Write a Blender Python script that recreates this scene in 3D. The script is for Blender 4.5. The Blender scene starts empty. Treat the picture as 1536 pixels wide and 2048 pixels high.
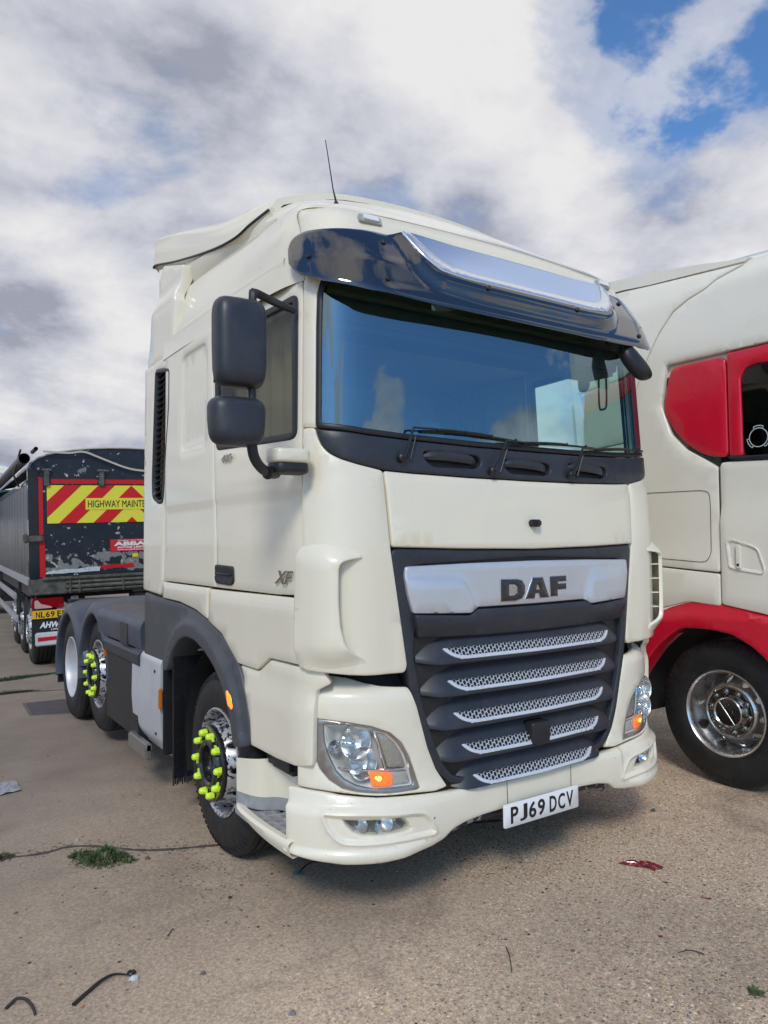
import bpy, bmesh, math, random
import numpy as np
from mathutils import Vector, Matrix
from mathutils.geometry import delaunay_2d_cdt
PI = math.pi
R = math.radians
random.seed(7)
scene = bpy.context.scene
C = scene.collection

# ------------------------------------------------------------------ camera
cam_d = bpy.data.cameras.new('camera')
cam = bpy.data.objects.new('camera', cam_d)
C.objects.link(cam)
yaw, pitch, roll = R(33.9526), R(2.2869), R(-0.5635)
fw = Vector((math.sin(yaw)*math.cos(pitch), math.cos(yaw)*math.cos(pitch), math.sin(pitch)))
rt = Vector((math.cos(yaw), -math.sin(yaw), 0)); up = rt.cross(fw)
r2 = rt*math.cos(roll)+up*math.sin(roll); u2 = -rt*math.sin(roll)+up*math.cos(roll)
M = Matrix((r2, u2, -fw)).transposed().to_4x4()
M.translation = (-2.73934, -2.71274, 1.70772)
cam.matrix_world = M
cam_d.sensor_fit = 'VERTICAL'; cam_d.sensor_height = 36; cam_d.sensor_width = 27
cam_d.lens = 1477.43/2048*36
cam_d.clip_start = .05; cam_d.clip_end = 2000
scene.camera = cam

# ------------------------------------------------------------------ sky, sun, exposure
SUN_EL, SUN_AZ = 40, 222      # degrees; azimuth clockwise from +Y: cloud-veiled sun behind the camera
sdir = Vector((math.cos(R(SUN_EL))*math.sin(R(SUN_AZ)), math.cos(R(SUN_EL))*math.cos(R(SUN_AZ)), math.sin(R(SUN_EL))))
w = bpy.data.worlds.new('World'); scene.world = w; w.use_nodes = True
nt = w.node_tree; nt.nodes.clear()
def N(t, nt_=None, **k):
    n = (nt_ or nt).nodes.new(t)
    for a, b in k.items(): setattr(n, a, b)
    return n
def L(a, b, nt_=None): (nt_ or nt).links.new(a, b)
def ramp(nt_, fac, stops, interp='LINEAR'):
    n = nt_.nodes.new('ShaderNodeValToRGB'); n.color_ramp.interpolation = interp
    e = n.color_ramp.elements
    while len(e) < len(stops): e.new(.5)
    for x, (p, c) in zip(e, stops):
        x.position = p; x.color = (*c, 1) if len(c) == 3 else c
    nt_.links.new(fac, n.inputs[0]); return n.outputs[0]
def math_(nt_, op, a, b=None, clamp=False):
    n = nt_.nodes.new('ShaderNodeMath'); n.operation = op; n.use_clamp = clamp
    for i, v in enumerate((a, b)):
        if v is None: continue
        if isinstance(v, (int, float)): n.inputs[i].default_value = v
        else: nt_.links.new(v, n.inputs[i])
    return n.outputs[0]
def mixc(nt_, f, a, b, bt='MIX'):
    n = nt_.nodes.new('ShaderNodeMix'); n.data_type = 'RGBA'; n.blend_type = bt
    for s, v in ((0, f), (6, a), (7, b)):
        if isinstance(v, (int, float)): n.inputs[s].default_value = v
        elif isinstance(v, tuple): n.inputs[s].default_value = (*v, 1)
        else: nt_.links.new(v, n.inputs[s])
    return n.outputs[2]
def noise(nt_, vec, scale, detail=4, rough=.5, dist=0., lac=2.):
    n = nt_.nodes.new('ShaderNodeTexNoise'); n.inputs['Scale'].default_value = scale
    n.inputs['Detail'].default_value = detail; n.inputs['Roughness'].default_value = rough
    n.inputs['Distortion'].default_value = dist; n.inputs['Lacunarity'].default_value = lac
    if vec is not None: nt_.links.new(vec, n.inputs['Vector'])
    return n.outputs[0]
out = N('ShaderNodeOutputWorld'); bg = N('ShaderNodeBackground'); L(bg.outputs[0], out.inputs[0])
bg.inputs[1].default_value = .1
sky = N('ShaderNodeTexSky', sky_type='NISHITA', sun_disc=False)
sky.sun_elevation = R(SUN_EL); sky.sun_rotation = R(SUN_AZ)
sky.air_density = 1.0; sky.dust_density = .6; sky.ozone_density = 2.
tc = N('ShaderNodeTexCoord'); sep = N('ShaderNodeSeparateXYZ'); L(tc.outputs['Generated'], sep.inputs[0])
zz = math_(nt, 'ADD', math_(nt, 'MAXIMUM', sep.outputs[2], 0.0), .30)
cx = math_(nt, 'DIVIDE', sep.outputs[0], zz); cy = math_(nt, 'DIVIDE', sep.outputs[1], zz)
cb = N('ShaderNodeCombineXYZ'); L(cx, cb.inputs[0]); L(cy, cb.inputs[1]); cb.inputs[2].default_value = 8.5
big = noise(nt, cb.outputs[0], .95, 2, .5, .1)
fine = noise(nt, cb.outputs[0], 1.9, 12, .57, .10)
# the cloud deck is thicker over the side the camera looks to and breaks up behind it
ahead = math_(nt, 'ADD', math_(nt, 'MULTIPLY', sep.outputs[1], .83), math_(nt, 'MULTIPLY', sep.outputs[0], .2))
cov = math_(nt, 'ADD', math_(nt, 'ADD', math_(nt, 'MULTIPLY', big, .45), math_(nt, 'MULTIPLY', fine, .62)), math_(nt, 'MULTIPLY', ahead, .13))
mask = ramp(nt, cov, [(.494, (0, 0, 0)), (.526, (.65, .65, .65)), (.578, (1, 1, 1))], 'EASE')
# shading of the cloud: bright thin parts, grey thick bases
sh0 = noise(nt, cb.outputs[0], .95, 8, .52, .25)
cb2 = N('ShaderNodeVectorMath', operation='ADD'); L(cb.outputs[0], cb2.inputs[0]); cb2.inputs[1].default_value = (.07, -.12, .0)
sh2 = noise(nt, cb2.outputs[0], 1.9, 12, .57, .10)     # the deck sampled a little towards the sun: lit edges, grey lee sides
sh1 = math_(nt, 'ADD', math_(nt, 'ADD', math_(nt, 'MULTIPLY', sh0, .75), .14), math_(nt, 'MULTIPLY', math_(nt, 'SUBTRACT', fine, sh2), 1.15))
sh1 = math_(nt, 'ADD', sh1, math_(nt, 'MULTIPLY', math_(nt, 'SUBTRACT', math_(nt, 'MINIMUM', sep.outputs[2], .45), .30), .32))   # the far deck shows its shaded base
ccol = ramp(nt, sh1, [(.33, (2.8, 2.95, 3.6)), (.43, (4.2, 4.35, 4.95)), (.54, (5.5, 5.55, 5.95)), (.68, (6.7, 6.65, 6.7))])
skyc = mixc(nt, 1.0, sky.outputs[0], (.72, 1.05, 1.35), 'MULTIPLY')
col = mixc(nt, mask, skyc, ccol)
L(col, bg.inputs[0])
sun_d = bpy.data.lights.new('sun', 'SUN'); sun = bpy.data.objects.new('sun', sun_d); C.objects.link(sun)
sun_d.energy = 1.35; sun_d.angle = R(14); sun_d.color = (1, .955, .89)
sun.rotation_euler = (-sdir).to_track_quat('-Z', 'Y').to_euler()
scene.render.engine = 'CYCLES'
vs = scene.view_settings; vs.view_transform = 'Standard'; vs.look = 'None'; vs.gamma = 1; vs.exposure = .30
scene.cycles.max_bounces = 10; scene.cycles.transparent_max_bounces = 12; scene.cycles.glossy_bounces = 5
scene.render.film_transparent = False

# ------------------------------------------------------------------ materials
MATS = {}
def mat(name, col, rough=.5, metal=0., coat=0., bump=0., bscale=60, var=0., vscale=4., dirt=None, emis=None, spec=None, stretch=None, coat_rough=.05):
    if name in MATS: return MATS[name]
    m = bpy.data.materials.new(name); m.use_nodes = True; MATS[name] = m
    t = m.node_tree; b = t.nodes['Principled BSDF']
    b.inputs['Base Color'].default_value = (*col, 1); b.inputs['Roughness'].default_value = rough
    b.inputs['Metallic'].default_value = metal; b.inputs['Coat Weight'].default_value = coat
    b.inputs['Coat Roughness'].default_value = coat_rough
    if spec is not None: b.inputs['Specular IOR Level'].default_value = spec
    g = t.nodes.new('ShaderNodeNewGeometry'); tcn = t.nodes.new('ShaderNodeTexCoord')
    vec = g.outputs['Position']
    if stretch:
        mp = t.nodes.new('ShaderNodeMapping'); mp.inputs['Scale'].default_value = stretch
        t.links.new(vec, mp.inputs[0]); vec = mp.outputs[0]
    c = None
    if var:
        n = noise(t, vec, vscale, 6, .6)
        f = ramp(t, n, [(.3, (0, 0, 0)), (.7, (1, 1, 1))])
        c = mixc(t, f, tuple(x*(1-var) for x in col), tuple(min(1, x*(1+var*.6)) for x in col))
        rr = math_(t, 'ADD', math_(t, 'MULTIPLY', n, .25), rough-.12); t.links.new(rr, b.inputs['Roughness'])
    if dirt:
        dc, amt, dsc = dirt
        n = noise(t, g.outputs['Position'], dsc, 10, .68)
        f = ramp(t, n, [(.5, (0, 0, 0)), (.72, (1, 1, 1))])
        f = math_(t, 'MULTIPLY', f, amt)
        c = mixc(t, f, c if c is not None else col, dc)
    if c is not None: t.links.new(c, b.inputs['Base Color'])
    if bump:
        n = noise(t, vec, bscale, 3, .5)
        bp = t.nodes.new('ShaderNodeBump'); bp.inputs['Strength'].default_value = bump; bp.inputs['Distance'].default_value = .01
        t.links.new(n, bp.inputs['Height']); t.links.new(bp.outputs[0], b.inputs['Normal'])
    if emis:
        b.inputs['Emission Color'].default_value = (*emis[0], 1); b.inputs['Emission Strength'].default_value = emis[1]
    return m
def chips(m, col, scale, lo, hi, zfade=None, metal=None, box=None, dist=.3):
    """flaked paint: noise islands that show another colour"""
    t = m.node_tree; b = t.nodes['Principled BSDF']; g = t.nodes.new('ShaderNodeTexCoord')
    n = noise(t, g.outputs['Object'], scale, 8, .6, dist)
    if box:   # limit the flakes to (z0,z1) with soft ends in object space
        s = t.nodes.new('ShaderNodeSeparateXYZ'); t.links.new(g.outputs['Object'], s.inputs[0])
        mr = ramp(t, math_(t, 'DIVIDE', math_(t, 'SUBTRACT', s.outputs[2], box[0]), box[1]-box[0], True), [(0, (0, 0, 0)), (.15, (1, 1, 1)), (.75, (1, 1, 1)), (1, (0, 0, 0))])
        n = math_(t, 'SUBTRACT', n, math_(t, 'MULTIPLY', math_(t, 'SUBTRACT', 1., mr), box[2]))
    f = ramp(t, n, [(lo, (0, 0, 0)), (hi, (1, 1, 1))])
    src = b.inputs['Base Color'].links[0].from_socket if b.inputs['Base Color'].links else tuple(b.inputs['Base Color'].default_value)[:3]
    t.links.new(mixc(t, f, src, col), b.inputs['Base Color'])
    return m
cream = mat('cream_paint', (.81, .742, .585), .30, coat=.7, var=.035, vscale=1.4, dirt=((.48, .42, .32), .04, 2.6))
creamp = mat('cream_plastic', (.82, .757, .605), .34, coat=.45, var=.03, vscale=2., dirt=((.45, .38, .28), .06, 5.))
slate = mat('slate_plastic', (.026, .030, .040), .42, var=.15, vscale=6, bump=.03, bscale=700, dirt=((.16, .15, .14), .12, 7))
slate2 = mat('grey_fender_plastic', (.062, .066, .074), .46, var=.12, vscale=5, bump=.04, bscale=600, dirt=((.2, .19, .17), .2, 6))
mudg = mat('mudguard_plastic', (.05, .06, .085), .40, var=.15, vscale=4, bump=.03, bscale=400, dirt=((.2, .19, .17), .25, 5))
black = mat('black_plastic', (.014, .015, .018), .45, dirt=((.1, .09, .08), .12, 9))
deep = mat('underbody_black', (.008, .008, .009), .8)
rubber = mat('tyre_rubber', (.012, .012, .013), .60, var=.3, vscale=9, bump=.12, bscale=160, dirt=((.07, .062, .055), .28, 12))
silver = mat('silver_paint', (.62, .64, .68), .36, metal=.55, coat=.3, var=.04, vscale=3, bump=.01, bscale=300)
silver2 = mat('silver_trim', (.70, .73, .80), .30, metal=.35, coat=.3)
chrome = mat('polished_aluminium', (.62, .62, .62), .27, metal=1., var=.1, vscale=14, dirt=((.22, .20, .18), .22, 14))
steel = mat('polished_steel', (.86, .87, .88), .10, metal=1., dirt=((.4, .4, .4), .15, 12))
worn = chips(mat('worn_alloy', (.52, .52, .53), .34, metal=.5, var=.2, vscale=20), (.03, .03, .035), 34, .53, .56)
white_al = mat('brushed_aluminium', (.62, .62, .64), .42, metal=.35, var=.10, vscale=10, stretch=(14, 14, 1.2), bump=.05, bscale=60, dirt=((.35, .33, .3), .3, 5))
gloss_black = mat('smoked_acrylic', (.006, .007, .011), .04, coat=1., spec=.9)
lime = mat('lime_plastic', (.68, .95, .06), .45)
redp = mat('red_paint', (.62, .006, .03), .3, coat=.6, var=.04)
scan = mat('white_paint', (.80, .765, .66), .30, coat=.6, var=.03, vscale=1.5, dirt=((.5, .45, .36), .12, 2.2))
trail = mat('navy_paint', (.013, .019, .028), .22, coat=.6, var=.2, vscale=3)
white = mat('white_print', (.75, .76, .76), .5)
red_tape = mat('red_reflective_tape', (.55, .012, .02), .3, bump=.05, bscale=500)
yel_tape = mat('yellow_reflective_film', (.80, .74, .06), .35)
red_film = mat('red_reflective_film', (.62, .012, .02), .35)
ink = mat('black_print', (.012, .012, .014), .4)
rust = mat('grimy_steel', (.13, .125, .105), .6, metal=.3, var=.5, vscale=12, dirt=((.04, .035, .03), .7, 9))
amber_off = mat('amber_lens', (.55, .16, .02), .15, coat=1.)
amber_on = mat('lit_amber_lens', (.9, .25, .02), .2, coat=1., emis=((1, .22, .012), 1.6))
amber_hot = mat('amber_bulb', (1, .5, .1), .2, emis=((1, .45, .06), 5.))
red_lens = mat('red_lens', (.25, .004, .008), .12, coat=1.)
greyst = mat('grey_tread_plastic', (.30, .31, .31), .5, var=.15, vscale=18, dirt=((.16, .14, .11), .4, 22))
interior = mat('cab_trim', (.10, .10, .105), .7)
tan = mat('tan_trim', (.58, .47, .33), .8)
curtain_m = mat('curtain_cloth', (.36, .33, .29), .9)
def glass(name, tint, refl, gcol=(.85, .93, 1.), rough=0.):
    m = bpy.data.materials.new(name); m.use_nodes = True; t = m.node_tree; t.nodes.clear()
    o = t.nodes.new('ShaderNodeOutputMaterial'); mx = t.nodes.new('ShaderNodeMixShader')
    tr = t.nodes.new('ShaderNodeBsdfTransparent'); gl = t.nodes.new('ShaderNodeBsdfGlossy')
    tr.inputs[0].default_value = (*tint, 1); gl.inputs[0].default_value = (*gcol, 1); gl.inputs['Roughness'].default_value = rough
    lw = t.nodes.new('ShaderNodeLayerWeight'); lw.inputs[0].default_value = .5
    f = math_(t, 'ADD', math_(t, 'MULTIPLY', math_(t, 'POWER', lw.outputs['Facing'], 5.), .9), refl+.03, True)
    t.links.new(f, mx.inputs[0]); t.links.new(tr.outputs[0], mx.inputs[1]); t.links.new(gl.outputs[0], mx.inputs[2]); t.links.new(mx.outputs[0], o.inputs[0])
    MATS[name] = m; return m
screen_g = glass('windscreen_glass', (.62, .90, .90), .23, (.62, .86, 1.))
side_g = glass('side_window_glass', (.74, .82, .76), .0)
dark_g = glass('dark_window_glass', (.10, .13, .13), .05)
clear_g = glass('clear_lens', (.93, .95, .95), .05)

# ------------------------------------------------------------------ mesh helpers
def lerp_tab(tab, z):
    if z <= tab[0][0]: return tab[0][1]
    for (a, p), (b, q) in zip(tab, tab[1:]):
        if z <= b:
            t = (z-a)/(b-a)
            return p+(q-p)*t
    return tab[-1][1]
def smooth_tab(tab, z, r=.03):
    return (lerp_tab(tab, z-r)+lerp_tab(tab, z)*2+lerp_tab(tab, z+r))/4
# a shell is a plan curve (shallow front, rounded corner, side) swept up a profile
SH = {
 'cab': dict(x0=.98, k=.066, h1=.13, h2=.14, W=1.205, yc=.33, L=.34,
   F=[(0, 0), (1.7, 0), (2.05, .022), (2.9, .06), (3.1, .10), (3.3, .19)],
   T=[(0, 1), (2.1, 1), (2.9, .975), (3.3, .95)], flare=.035),
 'bum': dict(x0=.80, k=.012, h1=.22, h2=.20, W=1.25, yc=.40, L=.64,
   F=[(.22, .085), (.27, .05), (.33, .015), (.385, .0), (.50, .0), (.555, .012), (.60, .028), (1.0, .03), (1.08, .05), (1.14, .085)],
   T=[(.22, .965), (.30, .99), (.36, 1), (.54, 1), (.60, .99), (1.0, .985), (1.12, .97)], flare=0.),
 'vis': dict(x0=.86, k=.03, h1=.2, h2=.18, W=1.225, yc=.36, L=.52,
   F=[(2.7, -.085), (2.85, -.05), (3.0, .01), (3.1, .07), (3.2, .14), (3.3, .22)],
   T=[(2.7, 1), (2.9, 1), (3.0, .995), (3.2, .965), (3.3, .94)], flare=0.),
}
def shell(nm, s, z):
    p = SH[nm]; sg = -1 if s < 0 else 1; a = abs(s)
    x0, k = p['x0'], p['k']
    if a <= x0: x = a; y = k*a*a
    elif a <= x0+p['L']:
        t = (a-x0)/p['L']
        m = 1/(1+(2*k*x0)**2)**.5
        b0 = (x0, k*x0*x0); b1 = (x0+p['h1']*m, b0[1]+p['h1']*2*k*x0*m)
        b3 = (p['W'], p['yc']); b2 = (p['W'], p['yc']-p['h2'])
        u = 1-t
        x = u**3*b0[0]+3*u*u*t*b1[0]+3*u*t*t*b2[0]+t**3*b3[0]
        y = u**3*b0[1]+3*u*u*t*b1[1]+3*u*t*t*b2[1]+t**3*b3[1]
    else:
        d = a-x0-p['L']; y = p['yc']+d
        q = min(1., d/.9); x = p['W']+p['flare']*q*q*(3-2*q)
    tt_ = smooth_tab(p['T'], z)
    if nm == 'cab': g = max(0., min(1., (y-.30)/1.1)); tt_ += (1-tt_)*g*g*(3-2*g)
    return (sg*x*tt_, y+smooth_tab(p['F'], z), z)
def S(nm, a, b):
    if nm in SH: return shell(nm, a, b)
    c = nm[0]; v = float(nm[1:])
    if c == 'x': return (v, a, b)
    if c == 'y': return (a, v, b)
    return (a, b, v)
PW = {}     # world matrices of parents as they are created (no depsgraph update needed)
def wlink(name, me, m, parent, label=None, kind=None, mw=None):
    """link a mesh given in world coordinates under a parent"""
    o = bpy.data.objects.new(name, me); C.objects.link(o)
    if me is not None and m is not None and not me.materials: me.materials.append(m)
    if mw is not None: o.matrix_basis = mw
    if parent is not None:
        o.parent = parent; o.matrix_parent_inverse = PW.get(parent.name, Matrix()).inverted()
    PW[o.name] = mw or Matrix()
    if label: o['label'] = label
    if kind: o['kind'] = kind
    return o
def thing(name, label, cat, loc=(0, 0, 0), rot=(0, 0, 0), group=None):
    o = bpy.data.objects.new(name, None); C.objects.link(o)
    o.location = loc; o.rotation_euler = rot; o.empty_display_size = .2
    from mathutils import Euler
    PW[o.name] = Matrix.Translation(loc) @ Euler(rot).to_matrix().to_4x4()
    tag(o, label, cat, group); return o
def tag(o, label, cat, group=None):
    o['label'] = label; o['category'] = cat
    if group: o['group'] = group
    return o
def mesh(name, vs, fs, smooth=30):
    me = bpy.data.meshes.new(name); me.from_pydata([tuple(v) for v in vs], [], fs); me.update()
    if smooth:
        me.polygons.foreach_set('use_smooth', [True]*len(me.polygons))
        try: me.set_sharp_from_angle(angle=R(smooth))
        except Exception: pass
    return me
def rnd(poly, r, n=4, closed=True):
    """round the corners of a polygon (or polyline)"""
    out_ = []; m = len(poly)
    for i, p in enumerate(poly):
        if not closed and i in (0, m-1): out_.append(tuple(p)); continue
        a = Vector(poly[i-1]); b = Vector(p); c = Vector(poly[(i+1) % m])
        la, lc = (a-b).length, (c-b).length
        d = min(r, la*.49, lc*.49)
        if d < 1e-5: out_.append(tuple(p)); continue
        s = b+(a-b)*(d/la); e = b+(c-b)*(d/lc)
        for k in range(n+1):
            t = k/n; out_.append(tuple(s*(1-t)**2+b*2*t*(1-t)+e*t*t))
    return out_
def dens(poly, step, closed=True):
    out_ = []; m = len(poly)
    for i in range(m if closed else m-1):
        a, b = poly[i], poly[(i+1) % m]
        d = math.dist(a, b); k = max(1, int(math.ceil(d/step)))
        for j in range(k): out_.append(tuple(a[q]+(b[q]-a[q])*j/k for q in range(len(a))))
    if not closed: out_.append(tuple(poly[-1]))
    return out_
def sdist(poly, P):
    """signed distance (positive inside) of points P (n,2) to a closed polygon"""
    A = np.array(poly); B = np.roll(A, -1, 0); P = np.asarray(P, float)
    d = np.full(len(P), 1e9); ins = np.zeros(len(P), bool)
    for (ax, ay), (bx, by) in zip(A, B):
        ex, ey = bx-ax, by-ay; L2 = ex*ex+ey*ey
        if L2 < 1e-14: continue
        t = np.clip(((P[:, 0]-ax)*ex+(P[:, 1]-ay)*ey)/L2, 0, 1)
        d = np.minimum(d, np.hypot(P[:, 0]-ax-t*ex, P[:, 1]-ay-t*ey))
        if ay != by:
            c = ((ay > P[:, 1]) != (by > P[:, 1])) & (P[:, 0] < (bx-ax)*(P[:, 1]-ay)/(by-ay)+ax)
            ins ^= c
    return np.where(ins, d, -d)
def sstep(x): x = np.clip(x, 0, 1); return x*x*(3-2*x)
def inset(poly, d):
    A = np.array(poly, float); P = np.roll(A, 1, 0); Q = np.roll(A, -1, 0)
    area = .5*np.sum(A[:, 0]*Q[:, 1]-Q[:, 0]*A[:, 1]); sg = 1 if area > 0 else -1
    e1 = A-P; e2 = Q-A
    n1 = np.stack([-e1[:, 1], e1[:, 0]], 1)*sg; n2 = np.stack([-e2[:, 1], e2[:, 0]], 1)*sg
    n1 /= np.linalg.norm(n1, axis=1, keepdims=True)+1e-9; n2 /= np.linalg.norm(n2, axis=1, keepdims=True)+1e-9
    n = n1+n2; n /= np.maximum(np.linalg.norm(n, axis=1, keepdims=True), .3)
    return [tuple(v) for v in A+n*d]
def surf_fn(sf):
    return sf if callable(sf) else (lambda a, b: S(sf, a, b))
def pn(sf, a, b, flip=1):
    f = surf_fn(sf); h = 2e-3
    p = Vector(f(a, b)); n = (Vector(f(a+h, b))-Vector(f(a-h, b))).cross(Vector(f(a, b+h))-Vector(f(a, b-h)))
    n.normalize(); return p, n*flip
def panel_mesh(name, outline, sf, off=0., th=.02, edge=.004, grid=.06, holes=(), hf=None, extra=(), flip=1, step=.03, smooth=50, back=False):
    ol = dens(outline, step); hs = [dens(h, step) for h in holes]
    pts = list(ol); edges = [(i, (i+1) % len(ol)) for i in range(len(ol))]
    for h in hs:
        b = len(pts); pts += h; edges += [(b+i, b+(i+1) % len(h)) for i in range(len(h))]
    A = np.array(ol); lo, hi = A.min(0), A.max(0)
    cand = []
    if edge > 0:
        for lp, sg in [(ol, 1)]+[(h, -1) for h in hs]:
            for q in ((edge*.45, edge) if edge > .003 else (edge,)): cand += inset(lp, q*sg)
    for e in extra: cand += list(e)
    gx = np.arange(lo[0]+grid*.5, hi[0], grid); gy = np.arange(lo[1]+grid*.5, hi[1], grid)
    G = [(x, y) for x in gx for y in gy]
    def dist_all(P):
        d = sdist(ol, P)
        for h in hs: d = np.minimum(d, -sdist(h, P))
        return d
    if cand:
        d = dist_all(np.array(cand)); cand = [c for c, q in zip(cand, d) if q > edge*.3]
    if G:
        d = dist_all(np.array(G)); G = [g for g, q in zip(G, d) if q > max(edge*1.6, grid*.25)]
        if cand and extra:
            CA = np.array(cand)
            G = [g for g in G if np.min(np.hypot(CA[:, 0]-g[0], CA[:, 1]-g[1])) > grid*.25]
    pts += cand+G
    r = delaunay_2d_cdt([Vector(p) for p in pts], edges, [], 0, 1e-6)
    V2 = np.array([tuple(v) for v in r[0]]); T = [tuple(f) for f in r[2]]
    cen = V2[np.array(T)].mean(1)
    dc = dist_all(cen); T = [t for t, q in zip(T, dc) if q > 1e-7]
    dv = np.maximum(dist_all(V2), 0)
    hgt = np.full(len(V2), off, float)
    if edge > 0: hgt -= edge*(1-np.minimum(1, dv/edge))**2
    if hf is not None: hgt += hf(V2)
    used = sorted({i for t in T for i in t}); mp = {o: i for i, o in enumerate(used)}
    vs_ = []; ns = []
    for i in used:
        p, n = pn(sf, V2[i][0], V2[i][1], flip); vs_.append(p+n*hgt[i]); ns.append(n)
    fs = []
    for t in T:
        a, b, c = (mp[i] for i in t)
        nn = (vs_[b]-vs_[a]).cross(vs_[c]-vs_[a])
        if nn.dot(ns[a]+ns[b]+ns[c]) < 0: b, c = c, b
        fs.append((a, b, c))
    if th > 0:
        cnt = {}
        for f in fs:
            for i in range(3):
                e = (f[i], f[(i+1) % 3]); k = tuple(sorted(e)); cnt[k] = None if k in cnt else e
        be = [e for e in cnt.values() if e]
        low = {}
        for e in be:
            for v in e:
                if v not in low: low[v] = len(vs_); vs_.append(vs_[v]-ns[v]*th); ns.append(ns[v])
        fs += [(b, a, low[a], low[b]) for a, b in be]
        if back:
            n0 = len(vs_); q = n0
            mb = {}
            for f in [f for f in fs if len(f) == 3]:
                g = []
                for v in reversed(f):
                    if v in low: g.append(low[v]); continue
                    if v not in mb: mb[v] = len(vs_); vs_.append(vs_[v]-ns[v]*th)
                    g.append(mb[v])
                fs.append(tuple(g))
    return mesh(name, vs_, fs, smooth)
def panel(name, outline, sf, m, parent, label=None, kind=None, **k):
    return wlink(name, panel_mesh(name, outline, sf, **k), m, parent, label, kind)
def mir(o): return [(-a, b) for a, b in reversed(o)]
def sym(half):
    """left half traced from the outside to the centre line -> whole outline"""
    return list(half)+[(-a, b) for a, b in reversed(half) if abs(a) > 1e-4]
class MB:
    def __init__(s): s.v = []; s.f = []
    def box(s, lo, hi, bev=0.):
        x0, y0, z0 = lo; x1, y1, z1 = hi; b = len(s.v)
        if bev <= 0:
            s.v += [(x, y, z) for x in (x0, x1) for y in (y0, y1) for z in (z0, z1)]
            s.f += [tuple(b+i for i in q) for q in ((0, 1, 3, 2), (4, 6, 7, 5), (0, 4, 5, 1), (2, 3, 7, 6), (0, 2, 6, 4), (1, 5, 7, 3))]
        else:
            bm = bmesh.new(); bmesh.ops.create_cube(bm, size=1)
            for v in bm.verts: v.co = Vector(((x0+x1)/2+v.co.x*(x1-x0), (y0+y1)/2+v.co.y*(y1-y0), (z0+z1)/2+v.co.z*(z1-z0)))
            bmesh.ops.bevel(bm, geom=list(bm.edges), offset=bev, segments=2, affect='EDGES')
            bm.verts.index_update()
            s.v += [tuple(v.co) for v in bm.verts]; s.f += [tuple(b+v.index for v in f.verts) for f in bm.faces]; bm.free()
        return s
    def tube(s, pts, r, n=10, cap=True):
        pts = [Vector(p) for p in pts]; rs = r if isinstance(r, (list, tuple)) else [r]*len(pts)
        b = len(s.v); prev = None
        for i, p in enumerate(pts):
            d = (pts[min(i+1, len(pts)-1)]-pts[max(i-1, 0)]).normalized()
            if prev is None: u = d.orthogonal().normalized()
            else: u = (prev-d*prev.dot(d)).normalized()
            prev = u; v = d.cross(u)
            for k in range(n):
                a = 2*PI*k/n; s.v.append(tuple(p+(u*math.cos(a)+v*math.sin(a))*rs[i]))
        for i in range(len(pts)-1):
            for k in range(n): s.f.append((b+i*n+k, b+i*n+(k+1) % n, b+(i+1)*n+(k+1) % n, b+(i+1)*n+k))
        if cap: s.f.append(tuple(b+k for k in reversed(range(n)))); s.f.append(tuple(b+(len(pts)-1)*n+k for k in range(n)))
        return s
    def lathe(s, prof, c, ax=(-1, 0, 0), n=48, close=False):
        """prof: (distance along ax, radius)"""
        ax = Vector(ax).normalized(); u = Vector((0, 0, 1)) if abs(ax.z) < .9 else Vector((1, 0, 0))
        u = (u-ax*u.dot(ax)).normalized(); v = ax.cross(u); c = Vector(c); b = len(s.v); m = len(prof)
        for k in range(n):
            a = 2*PI*k/n; d = u*math.cos(a)+v*math.sin(a)
            for h, r in prof: s.v.append(tuple(c+ax*h+d*r))
        for k in range(n):
            for i in range(m-1 if not close else m):
                j = (i+1) % m; k2 = (k+1) % n
                s.f.append((b+k*m+i, b+k*m+j, b+k2*m+j, b+k2*m+i))
        return s
    def prism(s, poly, sf, z0, z1):
        """polygon in (a,b) mapped by sf(a,b,c) and extruded c: z0..z1"""
        b = len(s.v); n = len(poly)
        for c_ in (z0, z1): s.v += [tuple(sf(a, q, c_)) for a, q in poly]
        s.f.append(tuple(b+i for i in reversed(range(n)))); s.f.append(tuple(b+n+i for i in range(n)))
        s.f += [(b+i, b+(i+1) % n, b+n+(i+1) % n, b+n+i) for i in range(n)]
        return s
    def grid(s, rows, flip=False):
        b = len(s.v); m = len(rows[0])
        for r in rows: s.v += [tuple(p) for p in r]
        for i in range(len(rows)-1):
            for j in range(m-1):
                q = (b+i*m+j, b+i*m+j+1, b+(i+1)*m+j+1, b+(i+1)*m+j); s.f.append(q[::-1] if flip else q)
        return s
    def me(s, name='mesh', smooth=32, fix=True):
        me = bpy.data.meshes.new(name); me.from_pydata(s.v, [], s.f); me.update()
        if fix:
            bm = bmesh.new(); bm.from_mesh(me); bmesh.ops.recalc_face_normals(bm, faces=bm.faces); bm.to_mesh(me); bm.free()
        if smooth:
            me.polygons.foreach_set('use_smooth', [True]*len(me.polygons)); me.set_sharp_from_angle(angle=R(smooth))
        return me
    def ob(s, name, m, parent, label=None, smooth=32, kind=None, fix=True):
        return wlink(name, s.me(name, smooth, fix), m, parent, label, kind)
def cat_(P, t):
    n = len(P)-1; t = max(0, min(n-1e-9, t)); i = int(t); u = t-i
    p0, p1, p2, p3 = (Vector(P[max(0, min(n, i+k))]) for k in (-1, 0, 1, 2))
    return .5*((2*p1)+(p2-p0)*u+(2*p0-5*p1+4*p2-p3)*u*u+(3*p1-3*p2+p3-p0)*u**3)
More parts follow.
